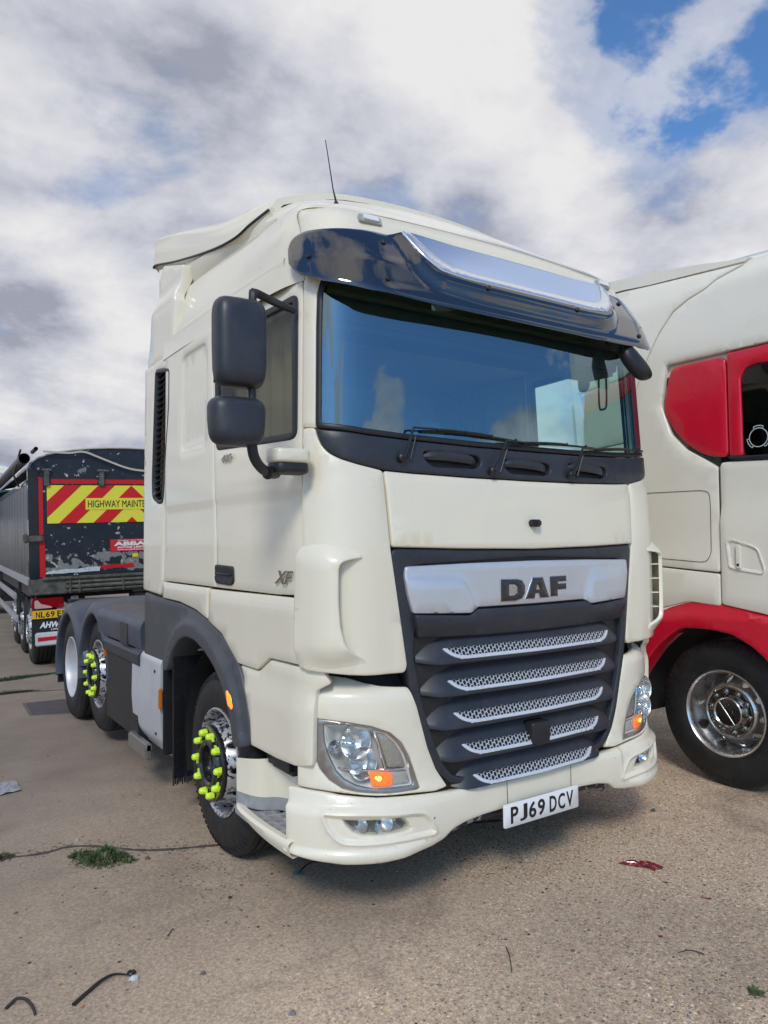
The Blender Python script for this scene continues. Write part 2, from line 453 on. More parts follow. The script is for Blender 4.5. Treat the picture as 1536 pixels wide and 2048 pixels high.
def loft(stations, nu=4, nv=5):
    """stations: lists of points; catmull-rom both ways"""
    cols = []
    m = len(stations[0])
    rows = [[cat_(s, j/nu) for j in range((m-1)*nu+1)] for s in stations]
    outr = []
    for i in range((len(stations)-1)*nv+1):
        outr.append([cat_([r[j] for r in rows], i/nv) for j in range(len(rows[0]))])
    return outr
def spline(P, n=6): return [tuple(cat_(P, i/n)) for i in range((len(P)-1)*n+1)]
def text(name, body, O, U, V, wd, ht, m, parent, depth=.003, shear=0., bold=0., label=None):
    """lettering standing on the plane O + U*a + V*b, fitted to wd x ht"""
    cu = bpy.data.curves.new(name, 'FONT'); cu.body = body; cu.extrude = .5; cu.shear = shear; cu.offset = bold; cu.resolution_u = 3
    o = bpy.data.objects.new(name, cu); C.objects.link(o)
    dg = bpy.context.evaluated_depsgraph_get(); me = bpy.data.meshes.new_from_object(o.evaluated_get(dg))
    C.objects.unlink(o); bpy.data.objects.remove(o); me.name = name
    co = np.array([v.co[:] for v in me.vertices]); lo, hi = co.min(0), co.max(0)
    O, U, V = Vector(O), Vector(U).normalized(), Vector(V).normalized(); W = U.cross(V)
    for v, c in zip(me.vertices, co):
        v.co = O+U*((c[0]-lo[0])/(hi[0]-lo[0])*wd)+V*((c[1]-lo[1])/(hi[1]-lo[1])*ht)+W*((c[2]-lo[2])/(hi[2]-lo[2])*depth)
    me.update(); me.materials.clear()
    return wlink(name, me, m, parent, label)
def copy_tree(o, parent=None, mat_=None):
    c = o.copy(); C.objects.link(c)
    if parent is not None: c.parent = parent
    for ch in [q for q in o.children]: copy_tree(ch, c)
    return c
# ------------------------------------------------------------------ ground
def ground_mat():
    m = bpy.data.materials.new('yard_concrete'); m.use_nodes = True; t = m.node_tree; b = t.nodes['Principled BSDF']
    g = t.nodes.new('ShaderNodeNewGeometry'); P = g.outputs['Position']
    s = t.nodes.new('ShaderNodeSeparateXYZ'); t.links.new(P, s.inputs[0])
    def vor(sc, rnd_=1.):
        v = t.nodes.new('ShaderNodeTexVoronoi'); v.inputs['Scale'].default_value = sc; v.inputs['Randomness'].default_value = rnd_
        t.links.new(P, v.inputs['Vector']); return v
    n1 = noise(t, P, .55, 5, .6); n2 = noise(t, P, 2.3, 7, .65); n3 = noise(t, P, 60, 4, .7); n4 = noise(t, P, 230, 3, .8)
    base = mixc(t, ramp(t, n2, [(.3, (0, 0, 0)), (.7, (1, 1, 1))]), (.26, .205, .155), (.40, .325, .245))
    # exposed pebbles of two sizes
    def stones(sc, th0, keep, stops):
        v = vor(sc); d = v.outputs['Distance']; c = v.outputs['Color']
        sp = t.nodes.new('ShaderNodeSeparateColor'); t.links.new(c, sp.inputs[0])
        rad = math_(t, 'MULTIPLY', sp.outputs[1], th0)
        inside = math_(t, 'MULTIPLY', ramp(t, math_(t, 'SUBTRACT', rad, d), [(0, (0, 0, 0)), (.05, (1, 1, 1))]), math_(t, 'GREATER_THAN', sp.outputs[2], 1-keep))
        return inside, ramp(t, sp.outputs[0], stops, 'CONSTANT')
    st = [(0, (.035, .035, .038)), (.13, (.10, .085, .07)), (.28, (.34, .24, .13)), (.42, (.42, .36, .28)), (.58, (.30, .20, .12)), (.72, (.50, .44, .36)), (.88, (.20, .19, .185))]
    i1, c1 = stones(100, .66, .66, st); i2, c2 = stones(190, .66, .80, st); i3, c3 = stones(38, .42, .22, st)
    # dust: hides the pebbles on the left, thins out to the right
    nx = math_(t, 'ADD', math_(t, 'MULTIPLY', s.outputs[0], -.50), math_(t, 'MULTIPLY', s.outputs[1], .42))
    dust = math_(t, 'ADD', math_(t, 'ADD', nx, math_(t, 'MULTIPLY', n1, 1.9)), math_(t, 'MULTIPLY', n2, .5))
    dust = ramp(t, math_(t, 'MULTIPLY', dust, .5), [(.60, (0, 0, 0)), (1.0, (1, 1, 1))])
    ex = math_(t, 'SUBTRACT', 1., math_(t, 'MULTIPLY', dust, .72))
    c = mixc(t, math_(t, 'MULTIPLY', i2, math_(t, 'MULTIPLY', ex, .8)), base, c2)
    c = mixc(t, math_(t, 'MULTIPLY', i1, ex), c, c1)
    c = mixc(t, math_(t, 'MULTIPLY', i3, math_(t, 'MULTIPLY', ex, .9)), c, c3)
    c = mixc(t, math_(t, 'MULTIPLY', dust, .55), c, (.235, .192, .152))
    # damp, oily and scuffed patches
    od = ramp(t, n1, [(.42, (0, 0, 0)), (.66, (1, 1, 1))])
    c = mixc(t, math_(t, 'MULTIPLY', od, .45), c, (.105, .088, .075))
    st_ = ramp(t, noise(t, P, .9, 8, .62, 1.4), [(.54, (0, 0, 0)), (.66, (1, 1, 1))]); c = mixc(t, math_(t, 'MULTIPLY', st_, .38), c, (.085, .07, .06))
    lt_ = ramp(t, noise(t, P, 1.7, 9, .7, .6), [(.56, (0, 0, 0)), (.72, (1, 1, 1))]); c = mixc(t, math_(t, 'MULTIPLY', lt_, .35), c, (.34, .29, .235))
    cr = t.nodes.new('ShaderNodeTexVoronoi'); cr.feature = 'DISTANCE_TO_EDGE'; cr.inputs['Scale'].default_value = .42
    wv = t.nodes.new('ShaderNodeVectorMath'); wv.operation = 'ADD'; t.links.new(P, wv.inputs[0])
    nc = t.nodes.new('ShaderNodeTexNoise'); nc.inputs['Scale'].default_value = 2.5; nc.inputs['Detail'].default_value = 8; t.links.new(P, nc.inputs['Vector'])
    ncs = t.nodes.new('ShaderNodeVectorMath'); ncs.operation = 'SCALE'; ncs.inputs['Scale'].default_value = .35; t.links.new(nc.outputs['Color'], ncs.inputs[0]); t.links.new(ncs.outputs[0], wv.inputs[1]); t.links.new(wv.outputs[0], cr.inputs['Vector'])
    ck = math_(t, 'MULTIPLY', ramp(t, cr.outputs['Distance'], [(0, (1, 1, 1)), (.0022, (0, 0, 0))]), ramp(t, n2, [(.45, (0, 0, 0)), (.6, (1, 1, 1))]))
    c = mixc(t, math_(t, 'MULTIPLY', ck, .22), c, (.05, .04, .035))
    fn = ramp(t, n3, [(.3, (.62, .62, .62)), (.7, (1.30, 1.30, 1.30))]); c = mixc(t, 1., c, fn, 'MULTIPLY')
    fn = ramp(t, n4, [(.3, (.62, .62, .62)), (.7, (1.38, 1.38, 1.38))]); c = mixc(t, 1., c, fn, 'MULTIPLY')
    # greyer yard farther back on the left
    far = math_(t, 'MULTIPLY', ramp(t, math_(t, 'MULTIPLY', math_(t, 'ADD', s.outputs[1], math_(t, 'MULTIPLY', s.outputs[0], -.9)), .1), [(.20, (0, 0, 0)), (.46, (1, 1, 1))]), .78)
    c = mixc(t, far, c, mixc(t, n2, (.065, .058, .054), (.13, .115, .102)))
    c = mixc(t, 1., c, (2.02, 1.90, 1.74), 'MULTIPLY')
    t.links.new(c, b.inputs['Base Color']); b.inputs['Roughness'].default_value = .82; b.inputs['Specular IOR Level'].default_value = .35
    h = math_(t, 'ADD', math_(t, 'MULTIPLY', n3, .5), math_(t, 'MULTIPLY', math_(t, 'MULTIPLY', i1, ex), .7))
    h = math_(t, 'ADD', h, math_(t, 'MULTIPLY', n4, .25))
    bp = t.nodes.new('ShaderNodeBump'); bp.inputs['Strength'].default_value = .55; bp.inputs['Distance'].default_value = .006
    t.links.new(h, bp.inputs['Height']); t.links.new(bp.outputs[0], b.inputs['Normal'])
    return m
gm = ground_mat()
def gh(x, y):
    from mathutils import noise as mn
    return .006*mn.noise((x*.9, y*.9, 0))+.003*mn.noise((x*3.1, y*3.1, 5))-.004
mb = MB()
mb.v = [(-300, -150, -.02), (500, -150, -.02), (500, 900, -.02), (-300, 900, -.02)]; mb.f = [(0, 1, 2, 3)]
o = mb.ob('ground', gm, None, smooth=0, kind='structure')
nx, ny = 130, 150
rows = [[(-6+j*.1, -3.6+i*.12, gh(-6+j*.1, -3.6+i*.12)) for j in range(nx)] for i in range(ny)]
mb = MB(); mb.grid(rows); mb.ob('yard_slab', gm, None, kind='structure', smooth=60)

# ------------------------------------------------------------------ wheels (axis x, outer face towards -x, centre at origin)
def tyre_mesh(Rr=.497, wd=.30, rim=.288):
    mb = MB(); h = wd/2
    pr = [(h-.03, rim-.012), (h-.006, rim), (h+.006, rim+.022), (h+.012, rim+.06), (h+.010, rim+.10), (h+.004, rim+.135), (h+.001, rim+.14), (h-.002, Rr-.052), (h-.012, Rr-.030), (h-.022, Rr-.012), (h-.036, Rr)]
    tread = []
    for gx in (.078, .028, -.028, -.078):
        tread += [(gx+.005, Rr+.002), (gx+.004, Rr-.014), (gx-.004, Rr-.014), (gx-.005, Rr+.002)]
    full = pr+tread+[(-a, b) for a, b in reversed(pr)]
    mb.lathe(full, (0, 0, 0), n=72)
    for k in range(72):   # raised ribs round the shoulder
        a = 2*PI*k/72; r0, r1 = Rr-.05, Rr-.02
        for sg in (1,):
            ca, sa = math.cos(a), math.sin(a); da = .014
            q = [(-(h+.001), r0*sa, r0*ca), (-(h-.012), r1*sa, r1*ca), (-(h-.012), r1*math.sin(a+da), r1*math.cos(a+da)), (-(h+.001), r0*math.sin(a+da), r0*math.cos(a+da))]
            b = len(mb.v); mb.v += [(x-.003, y, z) for x, y, z in q]+[(x+.01, y, z) for x, y, z in q]
            mb.f += [(b, b+1, b+2, b+3), (b, b+4, b+5, b+1), (b+1, b+5, b+6, b+2), (b+2, b+6, b+7, b+3), (b+3, b+7, b+4, b)]
    return mb.me('tyre', 25)
def circ(cx_, cy_, r, n=14): return [(cx_+r*math.cos(2*PI*k/n), cy_+r*math.sin(2*PI*k/n)) for k in range(n)]
def disc_mesh(prof, r0, r1, hole_r, hole_c, nh=10, hw=1., ph=0.):
    """wheel disc: dish profile x(r) with hand holes; profile gives distance out of the wheel"""
    def sf(a, b):
        r = math.hypot(a, b); return (-lerp_tab(prof, r), a, b)
    hs = [circ(hole_c*math.cos(2*PI*(k+ph)/nh), hole_c*math.sin(2*PI*(k+ph)/nh), hole_r, 16) for k in range(nh)]
    return panel_mesh('rim', circ(0, 0, r1, 64), sf, th=.02, edge=.004, grid=.025, step=.02, holes=[circ(0, 0, r0, 32)]+hs, flip=-1, smooth=40,
                      extra=[circ(0, 0, r, 40) for r, _ in prof if r0 < r < r1])
T_ = tyre_mesh()
def rim_barrel(h=.15, depth=.17, r=.297):
    return MB().lathe([(h-.012, r-.004), (h+.006, r-.002), (h+.008, r-.010), (h-.002, r-.020), (h-.02, r-.026), (h-.05, r-.034), (h-depth, r-.045)], (0, 0, 0), n=72)
HF = .205
hub_front = MB().lathe([(.17, .205), (.19, .208), (HF, .204), (HF+.006, .196), (HF+.004, .186), (HF-.004, .182), (HF-.004, .138), (HF+.012, .132), (HF+.020, .124), (HF+.020, .108), (HF+.010, .098), (HF-.03, .094), (HF-.04, .085), (HF-.03, .06), (HF-.03, .0)], (0, 0, 0), n=56)
for k in range(10):
    a = 2*PI*(k+.5)/10; hub_front.tube([(-HF, .1675*math.sin(a), .1675*math.cos(a)), (-HF-.012, .1675*math.sin(a), .1675*math.cos(a))], .016, 6)
hub_front = hub_front.me('hub', 30)
def nut_cap():
    mb = MB()
    mb.lathe([(-.012, .024), (.012, .0225), (.030, .020), (.036, .014), (.036, 0)], (0, 0, 0), n=7)
    poly = rnd([(-.018, -.018), (.018, -.018), (.018, .010), (.003, .046), (-.003, .046), (-.018, .010)], .010, 2)
    mb.prism(poly, lambda a, b, c: (-c, a, b), -.004, .006)
    for i, v in enumerate(mb.v): mb.v[i] = tuple(c*.86 for c in v)
    return mb.me('wheel_nut_indicator', 40)
NUT = nut_cap()
DISC_F = disc_mesh([(.15, .20), (.198, .198), (.207, .186), (.222, .140), (.245, .075), (.262, .045), (.274, .038)], .17, .274, .022, .234, 10)
DISC_R = disc_mesh([(.13, -.115), (.20, -.115), (.235, -.10), (.255, -.09), (.268, -.085)], .12, .266, .026, .225, 10)
def xf(p, rz=0., rx=0., sc=1.): return Matrix.Translation(p) @ Matrix.Rotation(rz, 4, 'Z') @ Matrix.Rotation(rx, 4, 'X') @ Matrix.Scale(sc, 4)
def wheel(root, p, kind, rz=0., rx=0., rim_m=None, nuts=None, sc=1.):
    """p is the wheel centre; wheels on the far side are turned half round"""
    W = xf(p, rz, rx, sc); rim_m = rim_m or worn
    wb = wlink('wheel', T_, rubber, root, mw=W)
    rb = rim_barrel(.15, .30 if kind == 'drive' else .22).me('rim', 40)
    wlink('rim', rb, rim_m if kind != 'drive' else white_al, wb, mw=W)
    wlink('wheel_disc', DISC_R if kind == 'drive' else DISC_F, rim_m if kind != 'drive' else white_al, wb, mw=W)
    if kind == 'drive':
        h = MB().lathe([(-.13, .17), (-.10, .165), (-.10, .12), (-.04, .115), (-.02, .10), (-.02, 0)], (0, 0, 0), n=40)
        wlink('hub', h.me('hub', 30), black, wb, mw=W)
    else:
        wlink('hub', hub_front, mat('hub_black', (.012, .012, .013), .25, coat=.5, dirt=((.1, .09, .08), .3, 20)), wb, mw=W)
    if nuts:
        for k in range(10):
            a = 2*PI*(k+.5)/10
            spin = (1 if k % 2 else -1)*(PI/2+.25)+random.uniform(-.25, .25)
            Q = W @ Matrix.Translation((-HF-.010, .1675*math.sin(a), .1675*math.cos(a))) @ Matrix.Rotation(-a+spin, 4, 'X')
            wlink('wheel_nut_indicator', NUT, lime, wb, mw=Q)
    return wb

# ------------------------------------------------------------------ the cream tractor unit
truck = thing('tractor_unit', 'cream tractor unit in front with slatted grille, smoked sun visor and lime wheel nut markers', 'lorry', (0, 1.23, 0))
def both(name, outl, sf, m, parent=None, **k):
    """a panel and its mirror image on the other side"""
    parent = parent or truck
    a = panel(name, outl, sf, m, parent, **k); k = dict(k)
    if k.get('holes'): k['holes'] = [mir(h) for h in k['holes']]
    if k.get('extra'): k['extra'] = [mir(h) for h in k['extra']]
    if k.get('hf'): f = k['hf']; k['hf'] = lambda P: f(P*np.array((-1, 1)))
    b = panel(name, mir(outl), sf, m, parent, **k)
    return a, b
def bothx(name, outl, x, m, parent=None, **k):
    """the same for panels lying on a plane x = const"""
    parent = parent or truck
    a = panel(name, outl, 'x%g' % -x, m, parent, flip=-1, **k); b = panel(name, outl, 'x%g' % x, m, parent, **k)
    return a, b
# dark inner body so that panel gaps read dark
# bonnet
panel('bonnet', rnd([(-.863, 2.030), (-.718, 2.022), (-.4, 2.013), (0, 2.010), (.4, 2.013), (.718, 2.022), (.863, 2.030), (.853, 1.86), (.842, 1.682), (.45, 1.670), (0, 1.663), (-.45, 1.670), (-.842, 1.682), (-.853, 1.86)], .012, 2),
      'cab', cream, truck, edge=.008, off=.002, grid=.07, hf=lambda P: .010*sstep((2.0-P[:, 1])/.05))
# front camera on the bonnet
mb = MB(); mb.box((-.03, -.045, 1.775), (.03, .01, 1.812), .008); mb.lathe([(0, .012), (.006, .012), (.006, 0)], (0, -.044, 1.793), (0, -1, 0), 12)
mb.ob('camera', black, truck)
# corner panels between door and bonnet
cor = [(-1.228, 2.224), (-1.170, 2.222), (-1.16, 2.180), (-1.141, 2.138), (-1.109, 2.103), (-1.061, 2.076), (-.992, 2.054), (-.870, 2.030), (-.859, 1.86), (-.848, 1.68), (-.81, 1.428), (-.768, 1.142), (-.78, 1.112), (-.974, 1.118), (-1.113, 1.134), (-1.236, 1.142), (-1.240, 1.5), (-1.232, 1.9)]
both('corner_panel', rnd(cor, .015, 2), 'cab', cream, edge=.006, off=.004, grid=.05, hf=lambda P: .010*sstep((2.03-.0-P[:, 1]-(P[:, 0]+1.0)*-.25*(P[:, 0] < -1.0))/.05)*sstep((-.86-P[:, 0])/.04))
# air deflector skins standing off the corners: open towards the front, finned inside
dfl = [(-1.236, 1.700), (-1.155, 1.705), (-1.08, 1.690), (-.995, 1.655), (-.990, 1.636), (-1.045, 1.630), (-1.072, 1.618), (-1.081, 1.590), (-1.082, 1.443), (-1.076, 1.334), (-1.062, 1.262), (-1.040, 1.226), (-.995, 1.200), (-.925, 1.165), (-1.02, 1.143), (-1.12, 1.140), (-1.262, 1.146), (-1.275, 1.25), (-1.268, 1.45), (-1.262, 1.66)]
def dfl_h(P):
    s = -P[:, 0]; z = P[:, 1]
    top = sstep((1.712-z-np.maximum(0, (1.12-s))*.3)/.085); bot = sstep((z-1.137-np.maximum(0, 1.10-s)*.2)/.11)
    tip = np.clip((s-.92)/.16, 0, 1)
    return .010+(.062-.040*sstep((s-1.10)/.14))*np.minimum(top, bot)*(.15+.85*sstep(tip))
both('air_deflector', rnd(dfl, .02, 3), 'cab', creamp, edge=.007, off=.0, grid=.035, th=.014, hf=dfl_h, step=.02)
for sg in (-1, 1):
    for z in (1.30, 1.385, 1.47, 1.555):
        mb = MB()
        P0 = [Vector(shell('cab', sg*s, z)) for s in (1.085, 1.14, 1.2)]
        nn = [pn('cab', sg*s, z)[1] for s in (1.085, 1.14, 1.2)]
        for dz in (-.003, .003):
            mb.v += [tuple(p+n*.004+Vector((0, 0, dz))) for p, n in zip(P0, nn)]+[tuple(p+n*q_+Vector((0, 0, dz+.002))) for p, n, q_ in zip(P0, nn, (.058, .038, .012))]
        mb.f = [(0, 1, 4, 3), (1, 2, 5, 4), (6, 9, 10, 7), (7, 10, 11, 8), (0, 3, 9, 6), (3, 4, 10, 9), (4, 5, 11, 10), (0, 6, 7, 1), (1, 7, 8, 2), (2, 8, 11, 5)]
        mb.ob('deflector_fin', creamp, truck, smooth=0)
# pillars and the band above the windscreen
scr_top = [(-1.168, 2.222), (-1.167, 2.70), (-1.163, 2.84), (-1.148, 2.905), (-1.10, 2.950), (-.9, 2.965), (0, 2.985)]
arch = [(-1.228, 2.230), (-1.228, 3.297)]+[(s, 3.297) for s in (-.9, -.45, 0, .45, .9)]+[(1.228, 3.297), (1.228, 2.230)]+[(-a, b) for a, b in scr_top]+[p for p in reversed(scr_top[:-1])]
panel('windscreen_surround', arch, 'cab', cream, truck, edge=.003, off=.002, grid=.07)
# windscreen: frame, cowl, glass
scr = scr_top+[(-a, b) for a, b in reversed(scr_top[:-1])]+[(1.13, 2.216), (.949, 2.195), (.731, 2.182), (.35, 2.170), (0, 2.168), (-.35, 2.170), (-.731, 2.182), (-.949, 2.195), (-1.13, 2.216)]
scr = rnd(scr, .02, 2)
panel('windscreen_seal', scr, 'cab', black, truck, edge=.003, off=.0, th=.03, holes=[inset(scr, .026)], grid=.2)
panel('windscreen', inset(scr, .022), 'cab', screen_g, truck, edge=0, off=-.006, th=0, grid=.08, smooth=60)
cowl = [(-1.166, 2.216), (-1.13, 2.210), (-.949, 2.189), (-.731, 2.176), (-.35, 2.164), (0, 2.162), (.35, 2.164), (.731, 2.176), (.949, 2.189), (1.13, 2.210), (1.166, 2.216),
        (1.155, 2.180), (1.137, 2.142), (1.106, 2.107), (1.059, 2.081), (.992, 2.059), (.866, 2.036), (.718, 2.028), (.4, 2.019), (0, 2.016), (-.4, 2.019), (-.718, 2.028), (-.866, 2.036), (-.992, 2.059), (-1.059, 2.081), (-1.106, 2.107), (-1.137, 2.142), (-1.155, 2.180)]
HND = [(-.50, 2.093), (-.02, 2.078), (.46, 2.083)]
hole = lambda cx_, cz_: rnd([(cx_-.16, cz_+.036), (cx_+.17, cz_+.030), (cx_+.19, cz_-.010), (cx_+.15, cz_-.034), (cx_-.10, cz_-.034), (cx_-.14, cz_-.01)], .03, 3)
panel('windscreen_cowl', cowl, 'cab', slate, truck, edge=.006, off=.006, th=.04, grid=.06, step=.03, holes=[hole(*h) for h in HND])
panel('cowl_backing', [(-1.1, 2.16), (-.9, 2.185), (.9, 2.185), (1.1, 2.16), (1.0, 2.06), (.6, 2.03), (-.6, 2.03), (-1.0, 2.06)], 'cab', black, truck, edge=0, off=-.032, th=0, grid=.1)
for cx_, cz_ in HND:
    mb = MB(); rows = []
    for i in range(13):
        t = i/12; a = cx_-.15+.31*t; zc = cz_+.022-.016*t*t-.006*abs(2*t-1)**3
        p, n = pn('cab', a, zc); e = 1-abs(2*t-1)**6
        o_ = -.02+.030*e; hh = .012+.012*e
        rows.append([tuple(p+n*(o_+q[0])+Vector((0, 0, q[1]*hh))) for q in ((0, 1), (.012, .6), (.014, -.3), (.006, -1), (-.012, -.9), (-.012, .9), (0, 1))])
    mb.grid(rows); mb.ob('grab_handle', slate, truck)
# wipers
def wiper(ax_, az, bx, bz, c0, c1, zc0, zc1):
    p, n = pn('cab', ax_, az); q, n2 = pn('cab', bx, bz)
    mb = MB(); mb.lathe([(0, .022), (.028, .020), (.034, .012), (.034, 0)], p+n*.006, n, 14)
    o = mb.ob('wiper', black, truck)
    mb = MB(); m_ = p.lerp(q, .3)
    mb.tube([p+n*.034, m_+n*.046, q+n2*.034], [.013, .009, .006], 6)
    mb.tube([p+n*.03+Vector((.045, 0, -.005)), q.lerp(m_, .4)+n2*.03+Vector((.03, 0, 0))], [.004, .004], 5)
    mb.ob('wiper_arm', black, o)
    mb = MB()
    P = []
    for i in range(9):
        t = i/8; a = c0+(c1-c0)*t; z = zc0+(zc1-zc0)*t+.010*math.sin(PI*t)
        pp, nn = pn('cab', a, z); P.append(pp+nn*.012)
    mb.tube(P, .006, 5); mb.tube([q+n2*.034]+[x+Vector((0, -.020+.004*abs(i-3), .010-.002*i)) for i, x in enumerate(P[1:6])], .005, 5)
    for i in (1, 3, 5, 7): mb.tube([P[i], P[i]+Vector((0, -.018, .006))], .006, 5)
    mb.ob('wiper_blade', black, o)
wiper(-.78, 2.090, -.72, 2.233, -.66, -.02, 2.225, 2.205)
wiper(-.26, 2.050, -.17, 2.205, -.12, .52, 2.190, 2.215)
wiper(.30, 2.055, .40, 2.205, .46, 1.03, 2.19, 2.235)

# ---- grille
gr = []
sur = [(-.846, 1.676), (-.45, 1.664), (0, 1.657), (.45, 1.664), (.846, 1.676), (.812, 1.43), (.772, 1.145), (.745, 1.03), (.722, .955), (.665, .758), (.618, .655), (.555, .585), (.48, .562), (.3, .548), (0, .540), (-.3, .548), (-.48, .562), (-.555, .585), (-.618, .655), (-.665, .758), (-.722, .955), (-.745, 1.03), (-.772, 1.145), (-.812, 1.43)]
GR = wlink('grille', panel_mesh('grille', rnd(sur, .03, 3), 'cab', off=-.03, edge=.004, th=.05, grid=.08, holes=[]), black, truck)
rim_o = rnd(sur, .04, 3)
panel('grille_frame', rim_o, 'cab', slate, GR, off=-.002, th=.04, edge=.006, grid=.06, holes=[rnd([(-.735, 1.60), (0, 1.625), (.735, 1.60), (.715, 1.36), (.735, 1.2), (.690, .965), (.625, .77), (.575, .665), (.52, .605), (.45, .590), (0, .572), (-.45, .590), (-.52, .605), (-.575, .665), (-.625, .77), (-.690, .965), (-.735, 1.2), (-.715, 1.36)], .05, 4)])
# silver name panel
bad = [(-.776, 1.592), (-.4, 1.600), (0, 1.603), (.4, 1.600), (.776, 1.592), (.782, 1.55), (.766, 1.46), (.741, 1.377), (.42, 1.362), (.375, 1.388), (0, 1.386), (-.375, 1.388), (-.42, 1.362), (-.741, 1.377), (-.766, 1.46), (-.782, 1.55)]
wing = [(-.735, 1.548), (-.56, 1.545), (-.47, 1.535), (-.43, 1.50), (-.372, 1.38), (-.42, 1.34), (-.9, 1.35), (-.85, 1.55)]
def bad_h(P):
    Q = P.copy(); Q[:, 0] = -np.abs(Q[:, 0]); return .012*sstep(sdist(wing, Q)/.022)*np.clip((.80+Q[:, 0])*6+.25, 0, 1)
NP = panel('name_panel', rnd(bad, .012, 2), 'cab', silver, GR, off=.012, th=.03, edge=.005, grid=.045, hf=bad_h, extra=[dens(inset(wing, .0), .03), dens(inset(wing, .011), .03), dens(inset(wing, .022), .03), mir(dens(wing, .03)), mir(dens(inset(wing, .022), .03))])
let = {'D': ([(610, 291), (700, 290), (730, 297), (745, 320), (742, 352), (725, 375), (690, 385), (610, 388)], [(655, 313), (690, 314), (703, 325), (700, 350), (685, 362), (655, 364)]),
       'A': ([(792, 283), (852, 282), (888, 372), (835, 374), (828, 353), (806, 354), (799, 376), (748, 378)], [(819, 308), (834, 336), (811, 338)]),
       'F': ([(897, 278), (1001, 274), (1001, 297), (947, 300), (946, 312), (1000, 310), (1000, 334), (944, 338), (943, 367), (900, 369)], None)}
def dafp(u, v):   # letters drawn on a 391 x 98 field centred on the panel
    t = (u-806)/391; return (t*.462, 1.516-((v-290)+(t+.5)*14)/98*.108)
for k, (o_, h_) in let.items():
    panel('letter', [dafp(*p) for p in o_], 'cab', mat('badge_black', (.02, .02, .023), .3, coat=.5), NP, off=.017, th=.006, edge=.0015, grid=.05, step=.012, holes=[[dafp(*p) for p in h_]] if h_ else ())
    oo = inset([dafp(*p) for p in o_], .004 if True else 0)
    panel('letter_outline', inset([dafp(*p) for p in o_], -.005), 'cab', chrome, NP, off=.0145, th=.004, edge=.001, grid=.05, step=.012)
# dark lip under the panel
panel('grille_lip', rnd([(-.74, 1.372), (-.43, 1.352), (-.38, 1.378), (0, 1.376), (.38, 1.378), (.43, 1.352), (.74, 1.372), (.71, 1.262), (.35, 1.25), (0, 1.247), (-.35, 1.25), (-.71, 1.262)], .01, 2), 'cab', slate, GR,
      off=.006, th=.05, edge=.008, grid=.04, hf=lambda P: .03*sstep((P[:, 1]-1.245)/.10)*1.0-.014*sstep((.42-np.abs(P[:, 0]))/.05)*sstep((P[:, 1]-1.29)/.03))
